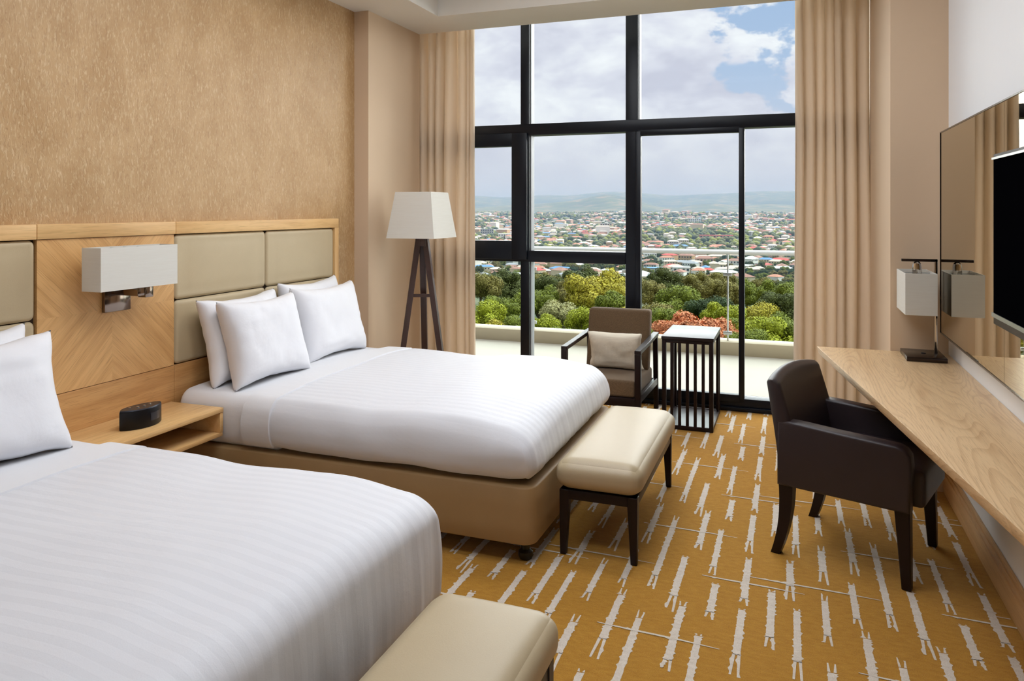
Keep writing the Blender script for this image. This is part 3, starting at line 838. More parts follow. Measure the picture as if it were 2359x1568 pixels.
gap = (x1 - x0 - s_) / 6
for k in range(1, 6):
    x = x0 + s_ / 2 + gap * k
    part(T, 'slat', xbox(x - .0105, x + .0105, y0 + .004, y0 + .018, .03, zt - .045, .001), 'dark_wood')
for k in range(1, 3):
    y = y0 + s_ / 2 + (y1 - y0 - s_) / 9 * (k if k == 1 else 8)
    for x in (x0 + .004, x1 - .018): part(T, 'slat', xbox(x, x + .014, y - .008, y + .008, .03, zt - .045, .001), 'dark_wood')

# ------------------------------------------------------------------ desk, fixed to the right wall
T = thing('desk', 'wall-mounted tapered oak desk top running along the right wall', 'desk', (XR, 3.2, .71))
def deskx(y): return .138 + (4.627 - y) * .1553
bm = BM(); yA, yB = .6, 4.625
prof = [(.0, .750), (.006, .7505), (.030, .722), (.034, .712), (.030, .706)]
lo = [(deskx(yA) + .012, yA, .706), (XR - .001, yA, .706), (XR - .001, yB, .706), (deskx(yB) + .012, yB, .706)]
hi = [(deskx(yA), yA, .75), (XR - .001, yA, .75), (XR - .001, yB, .75), (deskx(yB), yB, .75)]
part(T, 'desk_top', hexa(bm, lo, hi, .004, 2), 'oak_desk')
for y in (1.0, 2.4, 4.2): part(T, 'bracket', xbox(XR - .16, XR - .001, y - .02, y + .02, .66, .706, .002), 'dark_metal')

# ------------------------------------------------------------------ desk chair
T = thing('desk_chair', 'dark brown leather armchair with curved back at the desk', 'chair', (.285, 3.715, 0), math.atan2(-.327, .945))
hw = .295
def side_profile():
    return [(-.262, .315), (.262, .315), (.268, .50), (.262, .545), (.242, .568), (.215, .578), (.0, .588), (-.18, .600), (-.20, .605)]
def arm(s):
    bm = BM(); pr = [(-.262, .315), (.268, .315), (.275, .50), (.270, .545), (.252, .568), (.222, .580), (.0, .590), (-.16, .600), (-.262, .602)]
    y0_, y1_ = (s * hw, s * (hw - .075))
    a = [bm.verts.new((x, y0_, z)) for x, z in pr]; b_ = [bm.verts.new((x, y1_, z)) for x, z in pr]
    fs = [bm.faces.new(a), bm.faces.new(b_[::-1])]
    for i in range(len(pr)): fs.append(bm.faces.new((a[i], a[(i + 1) % len(pr)], b_[(i + 1) % len(pr)], b_[i])))
    bmesh.ops.recalc_face_normals(bm, faces=bm.faces[:])
    es = [e for e in bm.edges if abs(e.verts[0].co.y - e.verts[1].co.y) < 1e-6]
    bmesh.ops.bevel(bm, geom=es, offset=.014, segments=4, profile=.5, affect='EDGES')
    return bm
for s in (-1, 1): part(T, 'arm', arm(s), 'leather_brown', 'all', world=False)
def back_mesh():
    bm = BM()
    def top(u): return .772 + .026 * (1 - abs(u) ** 2.2)
    def plan(u): return -.020 * (1 - u * u)
    def P(u, v, s):
        U = 2 * u - 1; zb, ztp = .318, top(U)
        z = zb + (ztp - zb) * v
        xb = -.262 - .055 * max(0, (z - .40) / .38) ** 1.3 + plan(U) * max(0, (z - .45) / .35)
        th = .085 - .03 * max(0, (z - .55) / .25)
        yy = U * (hw - .001) * (1 - .03 * max(0, (z - .6) / .2) ** 2)
        e = min(1, (1 - abs(U)) / .06); e2 = min(1, (1 - v) / .05)
        rr = (1 - (1 - e) ** 2) ** .5 * (1 - (1 - e2) ** 2) ** .5
        mid = xb + th / 2
        return Vector((mid + s * th / 2 * max(.15, rr), yy, z))
    n, mz = 26, 22
    def uw(i): q = 2 * i / n - 1; return (math.sin(q * math.pi / 2) + 1) / 2
    def vw(j): q = j / mz; return 1 - (1 - q) ** 1.6
    F = [[bm.verts.new(P(uw(i), vw(j), 1)) for j in range(mz + 1)] for i in range(n + 1)]
    B = [[bm.verts.new(P(uw(i), vw(j), -1)) for j in range(mz + 1)] for i in range(n + 1)]
    for i in range(n):
        for j in range(mz):
            bm.faces.new((F[i][j], F[i + 1][j], F[i + 1][j + 1], F[i][j + 1])); bm.faces.new((B[i][j], B[i][j + 1], B[i + 1][j + 1], B[i + 1][j]))
        bm.faces.new((F[i][mz], F[i + 1][mz], B[i + 1][mz], B[i][mz])); bm.faces.new((F[i][0], B[i][0], B[i + 1][0], F[i + 1][0]))
    for j in range(mz):
        bm.faces.new((F[0][j], F[0][j + 1], B[0][j + 1], B[0][j])); bm.faces.new((F[n][j], B[n][j], B[n][j + 1], F[n][j + 1]))
    return bm
part(T, 'backrest', back_mesh(), 'leather_brown', 'all', world=False)
def dsc(P, u):
    if u[2] > 0: P.z += .012 * (1 - u[0] ** 2) * (1 - u[1] ** 2)
    return P
part(T, 'seat', rbox((.055, 0, .395), (.51, 2 * hw - .154, .15), .024, (8, 8, 3), 4, dsc), 'leather_brown', 'all', world=False)
for s in (-1, 1):
    part(T, 'leg', hexa(BM(), sq(.252, s * (hw - .040), 0, .036, .036), sq(.236, s * (hw - .046), .33, .058, .058), .004), 'dark_wood', world=False)
    bm = BM(); n = 8
    pv = None
    for i in range(n + 1):
        z = .33 * (1 - i / n); k = 1 - z / .33
        xx = -.228 + .006 * math.sin(k * math.pi * .6) - .055 * k ** 2.2; ww = .062 - .024 * k; wy = .048 - .012 * k
        ring = [bm.verts.new(p) for p in sq(xx, s * (hw - .04), z, ww, wy)]
        if pv:
            for q in range(4): bm.faces.new((pv[q], pv[(q + 1) % 4], ring[(q + 1) % 4], ring[q]))
        else: bm.faces.new(ring)
        pv = ring
    bm.faces.new(pv[::-1])
    part(T, 'leg', bm, 'dark_wood', world=False)

# ------------------------------------------------------------------ desk lamp
T = thing('desk_lamp', 'desk lamp with a square cream shade hung from a chrome post', 'desk lamp', (.65, 4.47, .75))
part(T, 'base', xbox(.56, .745, 4.33, 4.585, .7505, .774, .002), 'dark_metal')
part(T, 'switch', lathe(BM(), .655, 4.46, [(.012, .774), (.012, .777), (.009, .778)], 16), 'black_plastic')
part(T, 'post', xbox(.708, .722, 4.468, 4.492, .774, 1.268, .0015), 'chrome')
part(T, 'arm', xbox(.553, .722, 4.468, 4.492, 1.254, 1.268, .0015), 'dark_metal')
part(T, 'shade', shade_box(BM(), .545, .690, 4.27, 4.60, .995, 1.205), 'lampshade', False)
bm = BM(); box(bm, .548, .687, 4.477, 4.483, 1.192, 1.197); box(bm, .624, .630, 4.273, 4.597, 1.192, 1.197)
part(T, 'shade_spider', bm, 'steel')
part(T, 'lamp_socket', lathe(BM(), .627, 4.48, [(.010, 1.254), (.020, 1.245), (.023, 1.225), (.023, 1.17), (.018, 1.16), (.027, 1.12), (.028, 1.09), (.015, 1.06), (.004, 1.055)], 18), 'chrome')

# ------------------------------------------------------------------ mirror and television on the right wall
T = thing('wall_mirror', 'large bronze-tinted wall mirror with a thin metal edge above the desk', 'mirror', (XR, 3.0, .897))
xm, mz0, mz1 = .72, .897, 1.925
part(T, 'backing', xbox(xm + .008, XR - .001, 1.25, 4.33, mz0 + .03, mz1 - .03), 'shadow_gap', False)
for (y0, y1) in ((3.152, 4.372), (1.2, 3.149)):
    part(T, 'mirror_panel', xbox(xm, xm + .007, y0, y1, mz0 + .006, mz1 - .006), 'mirror', False)
bm = BM()
box(bm, xm - .003, xm + .012, 1.2, 4.38, mz0, mz0 + .006); box(bm, xm - .003, xm + .012, 1.2, 4.38, mz1 - .006, mz1); box(bm, xm - .003, xm + .012, 4.372, 4.38, mz0, mz1)
part(T, 'edge_trim', bm, 'dark_metal', False)
T = thing('television', 'black flat screen television mounted on the mirror', 'television', (.715, 2.65, 1.10))
part(T, 'housing', xbox(.685, .716, 2.14, 3.145, 1.118, 1.728, .003), 'black_plastic')
part(T, 'screen', xbox(.682, .686, 2.155, 3.13, 1.16, 1.713), 'black_gloss', False)
part(T, 'bezel_trim', xbox(.679, .686, 2.14, 3.145, 1.708, 1.716), 'steel', False)
part(T, 'bezel_trim', xbox(.679, .686, 2.14, 3.145, 1.145, 1.16), 'steel', False)

# ------------------------------------------------------------------ balcony
o = obj_from_bm('balcony_slab', xbox(-6, 4, 6.09, 8.62, -.3, -.002), 'balcony_floor'); struct(o)
o = obj_from_bm('balcony_kerb', xbox(-6, 4, 8.2, 8.45, -.01, .135, .004), 'kerb_stone', smooth=True); struct(o)
T = thing('balcony_railing', 'glass balcony railing with a white round handrail outside the window', 'railing', (-1.2, 8.30, .135))
part(T, 'handrail', tube(BM(), (-6, 8.30, 1.075), (4, 8.30, 1.075), .026, 18), 'rail_white')
xs = [-1.716 - 1.09 * k for k in range(3, 0, -1)] + [-1.716, -.627, .463, 1.553]
for x in xs:
    part(T, 'post', xbox(x - .008, x + .008, 8.285, 8.315, .135, 1.06, .002), 'steel')
    for z in (.22, .84): part(T, 'glass_clamp', xbox(x - .045, x + .045, 8.268, 8.284, z - .018, z + .018, .003), 'steel')
for a, b_ in zip(xs, xs[1:]):
    part(T, 'glass_panel', xbox(a + .012, b_ - .012, 8.296, 8.304, .16, 1.045), 'rail_glass', False)

# ------------------------------------------------------------------ land, trees and town outside
def ground_z(x, y):
    r = math.hypot(x, y); az = math.degrees(math.atan2(x, y))
    def ss(a, b, v):
        q = max(0, min(1, (v - a) / (b - a))); return q * q * (3 - 2 * q)
    z = -24 - 36 * ss(170, 620, r) + 40 * ss(700, 3400, r)
    z += 9 * nz(x / 420, y / 420, 1.7) * ss(300, 900, r) + 16 * nz(x / 1300, y / 1300, 4.2) * ss(900, 2200, r) * (1 - ss(3000, 3600, r))
    # ridges
    h1 = 70 + 70 * nz(az * .19 + 3, 1.1, .3) + 12 * nz(az * .5, 7.1, .3)
    h1 *= max(.25, abs(nz(az * .09 + .6, 9.3, 0)) * 2.2 + .35)
    z += h1 * ss(3500, 4900, r) * (1 - .65 * ss(5000, 5900, r))
    h2 = 150 + 45 * nz(az * .10 + 11, 2.1, .6) + 10 * nz(az * .45, 17.1, .3)
    z += h2 * ss(5600, 7600, r) * (1 - .5 * ss(7800, 9200, r))
    z += 6 * nz(x / 260, y / 260, 9) * ss(3000, 4500, r)
    return z
bm = BM()
NA, NR = 150, 120
def land(u, v):
    az = R(-50 + 80 * u); r = 30 * (9500 / 30) ** v
    x, y = r * math.sin(az), r * math.cos(az)
    return (x, y, ground_z(x, y))
grid(bm, land, NA, NR)
m = bpy.data.materials.new('land'); m.use_nodes = True; MATS['land'] = m
t = NT(m.node_tree); b = t.n['Principled BSDF']
tc = t.new('ShaderNodeTexCoord').outputs['Object']
f = t.noise(tc, .012, 6, .65); g = t.noise(tc, .0025, 4, .6)
c = t.ramp(f, [(.35, lin((58, 72, 46))), (.5, lin((78, 88, 56))), (.64, lin((128, 108, 82)))])
c = t.mix(t.range(g, .45, .62), c, rgba((56, 70, 52)))
t.put(b.inputs['Base Color'], c); b.inputs['Roughness'].default_value = .95
land_o = struct(obj_from_bm('ground_valley', bm, 'land', smooth='all'))

def leafmat(name, col, var=.42):
    m = bpy.data.materials.new(name); m.use_nodes = True; MATS[name] = m
    t = NT(m.node_tree); b = t.n['Principled BSDF']
    tc = t.new('ShaderNodeTexCoord').outputs['Object']
    f = t.math('ADD', t.math('MULTIPLY', t.noise(tc, 1.1, 3), .5), t.math('MULTIPLY', t.noise(tc, 6.0, 2), .5))
    c = lin(col)
    t.put(b.inputs['Base Color'], t.ramp(f, [(.36, tuple(v * (1 - var) for v in c)), (.64, tuple(v * (1 + var) for v in c))]))
    b.inputs['Roughness'].default_value = .7; b.inputs['Specular IOR Level'].default_value = .25
LEAF = {'dark': (88, 92, 44), 'green': (120, 126, 40), 'olive': (132, 120, 60), 'lime': (156, 158, 38), 'yellow': (178, 162, 54), 'grey': (166, 158, 106), 'orange': (204, 128, 86), 'deep': (62, 76, 40)}
for k, c in LEAF.items(): leafmat('leaf_' + k, c)

def crown_mesh(seed, flat=.8, blobs=26, leaves=620, ls=.27):
    rr = random.Random(seed); bm = BM(); cs = []
    for i in range(blobs):
        a = rr.uniform(0, 6.283); q = rr.random() ** .5
        z = rr.uniform(-.5, 1)
        sh = math.sqrt(max(.05, 1 - (z * .75) ** 2))
        cs.append((Vector((math.cos(a) * q * 3.1 * sh, math.sin(a) * q * 3.1 * sh, z * 2.5 * flat)), rr.uniform(.7, 1.3)))
    cs.append((Vector((0, 0, -.2)), 2.0 * flat + .2))
    for c, rad in cs:
        mt = Matrix.Translation(c) @ Matrix.Diagonal((rad * .72, rad * .72, rad * .68, 1))
        bmesh.ops.create_icosphere(bm, subdivisions=2, radius=1, matrix=mt)
    for c, rad in cs:
        for _ in range(leaves if rad < 1.5 else 3 * leaves):
            d = Vector((rr.gauss(0, 1), rr.gauss(0, 1), rr.gauss(.25, 1))).normalized()
            p = c + Vector((d.x * rad, d.y * rad, d.z * rad * .95)) * rr.uniform(.78, 1.18)
            u = (d.orthogonal().normalized() + Vector((rr.gauss(0, .5), rr.gauss(0, .5), rr.gauss(0, .5)))).normalized(); v = d.cross(u).normalized()
            s = ls * rr.uniform(.55, 1.25)
            bm.faces.new([bm.verts.new(p + u * s * .5), bm.verts.new(p + v * s * .42 - u * s * .1), bm.verts.new(p - u * s * .5), bm.verts.new(p - v * s * .42 + u * s * .1)])
    me = bpy.data.meshes.new('crown')
    bm.to_mesh(me); bm.free(); me.materials.append(MATS['leaf_green']); return me
def trunk_mesh(seed):
    rr = random.Random(seed); bm = BM()
    tube(bm, (0, 0, -1.0), (rr.uniform(-.1, .1), 0, .62), .05, 8)
    for k in range(4):
        a = k * 1.57 + rr.random(); tube(bm, (0, 0, .3), (math.cos(a) * .2, math.sin(a) * .2, .8), .02, 6)
    me = bpy.data.meshes.new('trunk'); bm.to_mesh(me); bm.free(); me.materials.append(MATS['trunk']); return me
CROWNS = [crown_mesh(100 + k, (.8, .7, .95, .6, .85)[k]) for k in range(5)]
SPIKY = crown_mesh(120, 1.5, 30, 520, .25)
TRUNKS = [trunk_mesh(5), trunk_mesh(6)]
A20 = math.atan(642 / 1733)
def along(px, dist):
    """ground point seen in the direction of picture column px at ground distance dist along the optical axis"""
    tt = (px - 1179.5) / 1733
    return dist * (tt * math.cos(A20) - math.sin(A20)), dist * (math.cos(A20) + tt * math.sin(A20))
def tree(px, dist, ztop, rad, kind, label, group='trees beyond the balcony', crown=None, hz=1.0, k=[0]):
    k[0] += 1
    x, y = along(px, dist); gz = ground_z(x, y)
    me = crown or CROWNS[k[0] % 5]
    s = rad / 4.0
    top = max(v.co.z for v in me.vertices) if 'top' not in me else me['top']
    me['top'] = top
    cz = ztop - top * s * hz
    T = thing('tree', label, 'tree', (x, y, gz), group=group)
    c = bpy.data.objects.new('crown', me); COL.objects.link(c); c.parent = T
    c.location = (0, 0, cz - gz); c.scale = (s, s, s * hz); c.rotation_euler = (0, 0, k[0] * 1.3)
    c.material_slots[0].link = 'OBJECT'; c.material_slots[0].material = MATS['leaf_' + kind]
    tk = bpy.data.objects.new('trunk', TRUNKS[k[0] % 2]); COL.objects.link(tk); tk.parent = T
    hgt = max(1.0, cz - gz); tk.location = (0, 0, hgt * .6); tk.scale = (hgt * .6, hgt * .6, hgt * .6)
    return T
def zt_at(dist, py): return 1.53 - (py - 482) / 1733 * dist
# individually placed trees: (picture column, distance, picture row of the crown top, crown radius, kind, label)
TR = [
 (1120, 100, 688, 3.6, 'lime', 'bright yellow-green tree left of the first window mullion, low in the view'),
 (1165, 112, 672, 3.4, 'green', 'mid green tree just left of the first window mullion'),
 (1105, 160, 620, 5.0, 'olive', 'tall olive-brown tree beside the left curtain edge'),
 (1160, 175, 616, 5.5, 'dark', 'dark feathery tree behind the lime tree left of the mullion'),
 (1130, 88, 735, 2.6, 'yellow', 'yellow-green bush at the kerb left of the first mullion'),
 (1180, 90, 724, 2.4, 'green', 'green bush at the kerb touching the first mullion'),
 (1238, 118, 655, 3.4, 'green', 'green tree just right of the first window mullion'),
 (1262, 165, 628, 4.6, 'dark', 'dark tree rising behind, right of the first mullion'),
 (1292, 104, 690, 3.4, 'grey', 'grey-green loose tree in the middle pane'),
 (1255, 92, 722, 2.6, 'lime', 'lime green bush low in the middle pane'),
 (1312, 150, 640, 4.0, 'olive', 'olive tree between the grey-green tree and the tall yellow one'),
 (1368, 118, 617, 5.2, 'yellow', 'tall yellow-green tree in the middle pane behind the armchair'),
 (1345, 94, 700, 3.0, 'lime', 'yellow-green tree left of the armchair back'),
 (1300, 84, 752, 2.2, 'green', 'low green bush left of the armchair at the kerb'),
 (1412, 104, 668, 3.6, 'green', 'green tree above the armchair back'),
 (1418, 165, 632, 4.2, 'olive', 'olive tree behind, beside the centre mullion'),
 (1335, 185, 612, 5.0, 'dark', 'dark distant tree behind the tall yellow tree'),
 (1440, 90, 700, 3.0, 'yellow', 'yellow tree behind the armchair back'),
 (1496, 150, 640, 4.0, 'olive', 'brown-olive tree right of the centre mullion'),
 (1530, 175, 612, 4.6, 'dark', 'tall dark pointed tree right of the centre mullion'),
 (1568, 120, 655, 4.6, 'green', 'large rounded green tree in the sliding door pane'),
 (1602, 180, 622, 5.2, 'olive', 'wide olive feathery tree behind the rounded green tree'),
 (1500, 104, 690, 3.4, 'olive', 'olive tree behind the armchair, right of the centre mullion'),
 (1545, 98, 706, 3.2, 'green', 'mid green tree above the orange tree on its left'),
 (1596, 86, 716, 4.6, 'orange', 'orange-red flowering tree behind the side table'),
 (1538, 84, 736, 3.0, 'orange', 'smaller orange flowering tree between armchair and side table'),
 (1650, 84, 738, 2.6, 'orange', 'orange-tinged bush by the glass railing post'),
 (1634, 114, 676, 3.6, 'deep', 'deep green tree above the orange tree'),
 (1662, 160, 640, 4.6, 'olive', 'olive green tree behind the glass railing post'),
 (1662, 104, 694, 3.4, 'lime', 'lime tree left of the sliding door stile'),
 (1690, 88, 730, 2.8, 'green', 'green bush low beside the sliding door stile'),
 (1720, 170, 642, 4.6, 'green', 'green tree far behind, right of the door stile'),
 (1735, 118, 690, 4.2, 'yellow', 'yellow-green spreading tree right of the door stile'),
 (1798, 120, 668, 4.0, 'dark', 'dark green rounded tree beside the right curtain'),
 (1790, 160, 642, 5.0, 'green', 'green tree at the top right of the foliage'),
 (1765, 86, 726, 4.0, 'lime', 'large leafy lime tree in front of the right curtain'),
 (1815, 88, 722, 3.6, 'green', 'leafy green tree touching the right curtain edge'),
 (1722, 82, 752, 2.4, 'green', 'low green bush at the kerb right of the door stile'),
 (1850, 130, 660, 4.4, 'green', 'green tree hidden by the edge of the right curtain'),
 (1470, 84, 748, 2.4, 'green', 'low green bush behind the armchair arm'),
]
for q in TR: tree(q[0], q[1], zt_at(q[1], q[2]), q[3] * 1.05, q[4], q[5], crown=SPIKY if 'feathery' in q[5] or 'pointed' in q[5] else None)
inview = lambda x, y: -.46 < x / y < .02
def pix(x, y, z):
    D = -x * math.sin(A20) + y * math.cos(A20); q = x * math.cos(A20) + y * math.sin(A20)
    return 1179.5 + 1733 * q / D, 482 - 1733 * (z - 1.53) / D
def where(px, py):
    pane = 'left pane' if px < 1211 else 'middle pane' if px < 1455 else 'sliding door pane' if px < 1708 else 'rightmost pane'
    band = 'far above the handrail' if py < 545 else 'above the handrail' if py < 572 else 'behind the handrail' if py < 592 else 'just below the handrail' if py < 612 else 'at the edge of the trees'
    return pane, band
rt = random.Random(77)
for k in range(26):
    px = 1080 + k * 31 + rt.uniform(-10, 10); d = rt.uniform(186, 260)
    py = rt.uniform(624, 652); kd = rt.choice(['dark', 'olive', 'green', 'deep', 'olive'])
    tree(px, d, zt_at(d, py), rt.uniform(3.6, 5.2), kd, 'distant %s tree edging the town, %s, %s' % (kd, where(px, 600)[0], 'taller' if py < 622 else 'lower'), group='row of trees at the edge of the town')

# town: houses with pitched roofs and trees between them
def flat_mat(name, col): mk(name, col, .8, var=.06, vscale=(.3, .3, .3))
WALLC = {'cream': (226, 206, 172), 'white': (238, 234, 226), 'pink': (214, 172, 146), 'tan': (202, 168, 126), 'grey': (186, 182, 176)}
ROOFC = {'terracotta': (182, 120, 94), 'rust': (156, 108, 92), 'pale': (206, 186, 170), 'grey': (150, 150, 156), 'blue': (96, 138, 186), 'red': (196, 74, 66), 'tin': (214, 214, 212)}
for k, c in WALLC.items(): flat_mat('house_' + k, c)
for k, c in ROOFC.items(): flat_mat('roof_' + k, c)
def house_meshes(lx, ly, hz, rz):
    b1 = xbox(-lx / 2, lx / 2, -ly / 2, ly / 2, -3, hz); me = bpy.data.meshes.new('house'); bmesh.ops.recalc_face_normals(b1, faces=b1.faces[:]); b1.to_mesh(me); b1.free(); me.materials.append(MATS['house_cream'])
    b2 = BM(); e = .5
    base = [b2.verts.new(p) for p in ((-lx / 2 - e, -ly / 2 - e, hz), (lx / 2 + e, -ly / 2 - e, hz), (lx / 2 + e, ly / 2 + e, hz), (-lx / 2 - e, ly / 2 + e, hz))]
    in_ = min(lx, ly) * .38
    rdg = [b2.verts.new((-lx / 2 + in_, 0, hz + rz)), b2.verts.new((lx / 2 - in_, 0, hz + rz))]
    for fc in ((base[0], base[1], rdg[1], rdg[0]), (base[2], base[3], rdg[0], rdg[1]), (base[1], base[2], rdg[1]), (base[3], base[0], rdg[0]), (base[3], base[2], base[1], base[0])): b2.faces.new(fc)
    bmesh.ops.recalc_face_normals(b2, faces=b2.faces[:])
    mr = bpy.data.meshes.new('roof'); b2.to_mesh(mr); b2.free(); mr.materials.append(MATS['roof_terracotta'])
    # window openings on the two long sides
    b3 = BM(); nwin = max(2, int(lx / 3))
    for s in (-1, 1):
        for fl in range(max(1, int(hz / 3.2))):
            for k in range(nwin):
                xx = -lx / 2 + (k + .5) * lx / nwin
                box(b3, xx - .6, xx + .6, s * (ly / 2 + .03) - .05, s * (ly / 2 + .03) + .05, 1.0 + fl * 3.1, 2.4 + fl * 3.1)
    mw = bpy.data.meshes.new('window_row'); b3.to_mesh(mw); b3.free(); mw.materials.append(MATS['screen_display'])
    return me, mr, mw
HM = [house_meshes(*a) for a in ((12, 8, 3.4, 1.7), (9, 7.5, 3.2, 1.6), (15, 9, 6.4, 2.0), (10, 9, 6.2, 1.8), (20, 9, 3.6, 1.8))]
rh = random.Random(2024)
spots = []
def free(x, y, d): return all((x - a) ** 2 + (y - b_) ** 2 > d * d for a, b_ in spots[-260:])
cand = []
while len(cand) < 6200:
    az = R(rh.uniform(-33, 9)); u = rh.random()
    r = (300 ** .6 + (3500 ** .6 - 300 ** .6) * u ** .72) ** (1 / .6)
    x, y = r * math.sin(az), r * math.cos(az)
    dens = nz(x / 160, y / 160, 5) + .5 * nz(x / 420, y / 420, 8)
    if rh.random() < .45 + 1.9 * dens: cand.append((r, x, y))
cand.sort()
WK = ['cream'] * 6 + ['white'] * 5 + ['pink'] * 3 + ['tan'] * 3 + ['grey']
RK = ['terracotta'] * 5 + ['rust'] * 4 + ['pale'] * 6 + ['grey'] * 2 + ['tin'] * 3 + ['blue', 'red']
n_ind = 0; grid_used = {}; far_list = []
def claim(x, y, rad):
    i, j = int(x // 24), int(y // 24)
    for a in (-1, 0, 1):
        for b_ in (-1, 0, 1):
            for (qx, qy, qr) in grid_used.get((i + a, j + b_), ()):
                if (qx - x) ** 2 + (qy - y) ** 2 < (qr + rad) ** 2: return False
    grid_used.setdefault((i, j), []).append((x, y, rad)); return True
def landmark(px, dist, wd, dp, ht, wall, roof, cols, rows, label, wcol='screen_display'):
    x, y = along(px, dist); gz = ground_z(x, y)
    for q in range(-3, 4): grid_used.setdefault((int((x + q * wd / 6) // 24), int(y // 24)), []).append((x + q * wd / 6, y - q * wd / 6 * x / y, dp * .75))
    T = thing('building', label, 'building', (x, y, gz), -math.atan2(x, y), group='larger buildings of the town')
    part(T, 'wall', xbox(-wd / 2, wd / 2, -dp / 2, dp / 2, -4, ht), wall, False, world=False)
    part(T, 'roof', xbox(-wd / 2 - .5, wd / 2 + .5, -dp / 2 - .5, dp / 2 + .5, ht, ht + .7), roof, False, world=False)
    me = None
    for i_ in range(cols):
        for j_ in range(rows):
            cx_ = -wd / 2 + (i_ + .5) * wd / cols; cz_ = (j_ + .55) * ht / rows
            a_, b2 = wd / cols * .25, ht / rows * .26
            if me is None:
                o_ = part(T, 'window', xbox(-a_, a_, -.12, .12, -b2, b2), wcol, False, world=False); me = o_.data
            else:
                o_ = bpy.data.objects.new('window', me); COL.objects.link(o_); o_.parent = T
            o_.location = (cx_, -dp / 2 - .02, cz_)
landmark(1570, 690, 15, 10, 7.5, 'house_white', 'roof_tin', 4, 2, 'white building with dark windows behind the trees in the sliding door pane')
landmark(1505, 720, 17, 12, 5, 'house_white', 'roof_blue', 5, 1, 'white hall with a blue roof beside the centre mullion')
landmark(1650, 1350, 58, 14, 8, 'house_pink', 'roof_red', 10, 2, 'long low red-roofed building above the handrail in the sliding door pane')
landmark(1122, 1500, 26, 14, 16, 'house_grey', 'roof_grey', 6, 4, 'grey block of flats in the left pane')
landmark(1165, 1450, 28, 16, 8, 'house_white', 'roof_tin', 6, 2, 'long white building beside the grey block in the left pane')
landmark(1396, 1900, 30, 14, 13, 'house_cream', 'roof_grey', 5, 3, 'cream block with dark glass in the middle pane far above the handrail')
landmark(1600, 2200, 34, 16, 14, 'house_white', 'roof_tin', 6, 3, 'white block far away in the sliding door pane')
for (r, x, y) in cand:
    if not claim(x, y, 10.5 if r < 1300 else 7.5): continue
    gz = ground_z(x, y); px, py = pix(x, y, gz + 5)
    if py > 668: continue
    if inview(x, y) and n_ind < 300 and py < 645:
        n_ind += 1
        hi = rh.randrange(5); hm = HM[hi]
        h = bpy.data.objects.new('house', hm[0]); COL.objects.link(h)
        h.location = (x, y, ground_z(x, y)); h.rotation_euler = (0, 0, rh.uniform(-.6, .6) + (1.57 if rh.random() < .25 else 0))
        sc_ = rh.uniform(.85, 1.25); h.scale = (sc_, sc_, sc_)
        wk = rh.choice(WK); rk = rh.choice(RK)
        h.material_slots[0].link = 'OBJECT'; h.material_slots[0].material = MATS['house_' + wk]
        rf = bpy.data.objects.new('roof', hm[1]); COL.objects.link(rf); rf.parent = h
        rf.material_slots[0].link = 'OBJECT'; rf.material_slots[0].material = MATS['roof_' + rk]
        wn = bpy.data.objects.new('windows', hm[2]); COL.objects.link(wn); wn.parent = h; wn['kind'] = 'stuff'
        tag(h, '%s %s %s-roofed town house, %s, %s' % (('low', 'small', 'two-storey', 'square', 'long')[hi], wk, rk, *where(px, py)), 'house', 'houses in the nearer part of the town')
    elif r > 640 and -.62 < x / y < .16: far_list.append((r, x, y))
# the rest of the town, too many to count
V, F, MI = [], [], []
wl = list(WALLC); rl = list(ROOFC); tm = ['house_' + k for k in wl] + ['roof_' + k for k in rl]
for (r, x, y) in far_list:
    lx, ly, hz = rh.uniform(8, 17), rh.uniform(7, 10), rh.choice([3.2, 3.4, 3.6, 6.2, 6.6])
    if rh.random() < .03: lx, ly, hz = rh.uniform(18, 30), 14, rh.uniform(9, 16)
    a = rh.uniform(-.7, .7); ca, sa = math.cos(a), math.sin(a); gz = ground_z(x, y); i0 = len(V)
    def L(px_, py_, pz_): V.append((x + px_ * ca - py_ * sa, y + px_ * sa + py_ * ca, gz + pz_))
    for z in (-3, hz):
        for (sx, sy) in ((-1, -1), (1, -1), (1, 1), (-1, 1)): L(sx * lx / 2, sy * ly / 2, z)
    for (sx, sy) in ((-1, -1), (1, -1), (1, 1), (-1, 1)): L(sx * (lx / 2 + .5), sy * (ly / 2 + .5), hz)
    L(-lx / 2 + 3, 0, hz + 1.8); L(lx / 2 - 3, 0, hz + 1.8)
    wi = wl.index(rh.choice(WK)); ri = len(wl) + rl.index(rh.choice(RK))
    for q in ((0, 1, 5, 4), (1, 2, 6, 5), (2, 3, 7, 6), (3, 0, 4, 7)): F.append([i0 + k for k in q]); MI.append(wi)
    for q in ((8, 9, 13, 12), (10, 11, 12, 13), (9, 10, 13), (11, 8, 12)): F.append([i0 + k for k in q]); MI.append(ri)
me = bpy.data.meshes.new('town_houses'); me.from_pydata(V, [], F); me.polygons.foreach_set('material_index', MI)
o = bpy.data.objects.new('town_houses', me); COL.objects.link(o)
for k in tm: me.materials.append(MATS[k])
tag(o, 'countless small houses of the distant town spread over the valley', 'houses', kind='stuff')
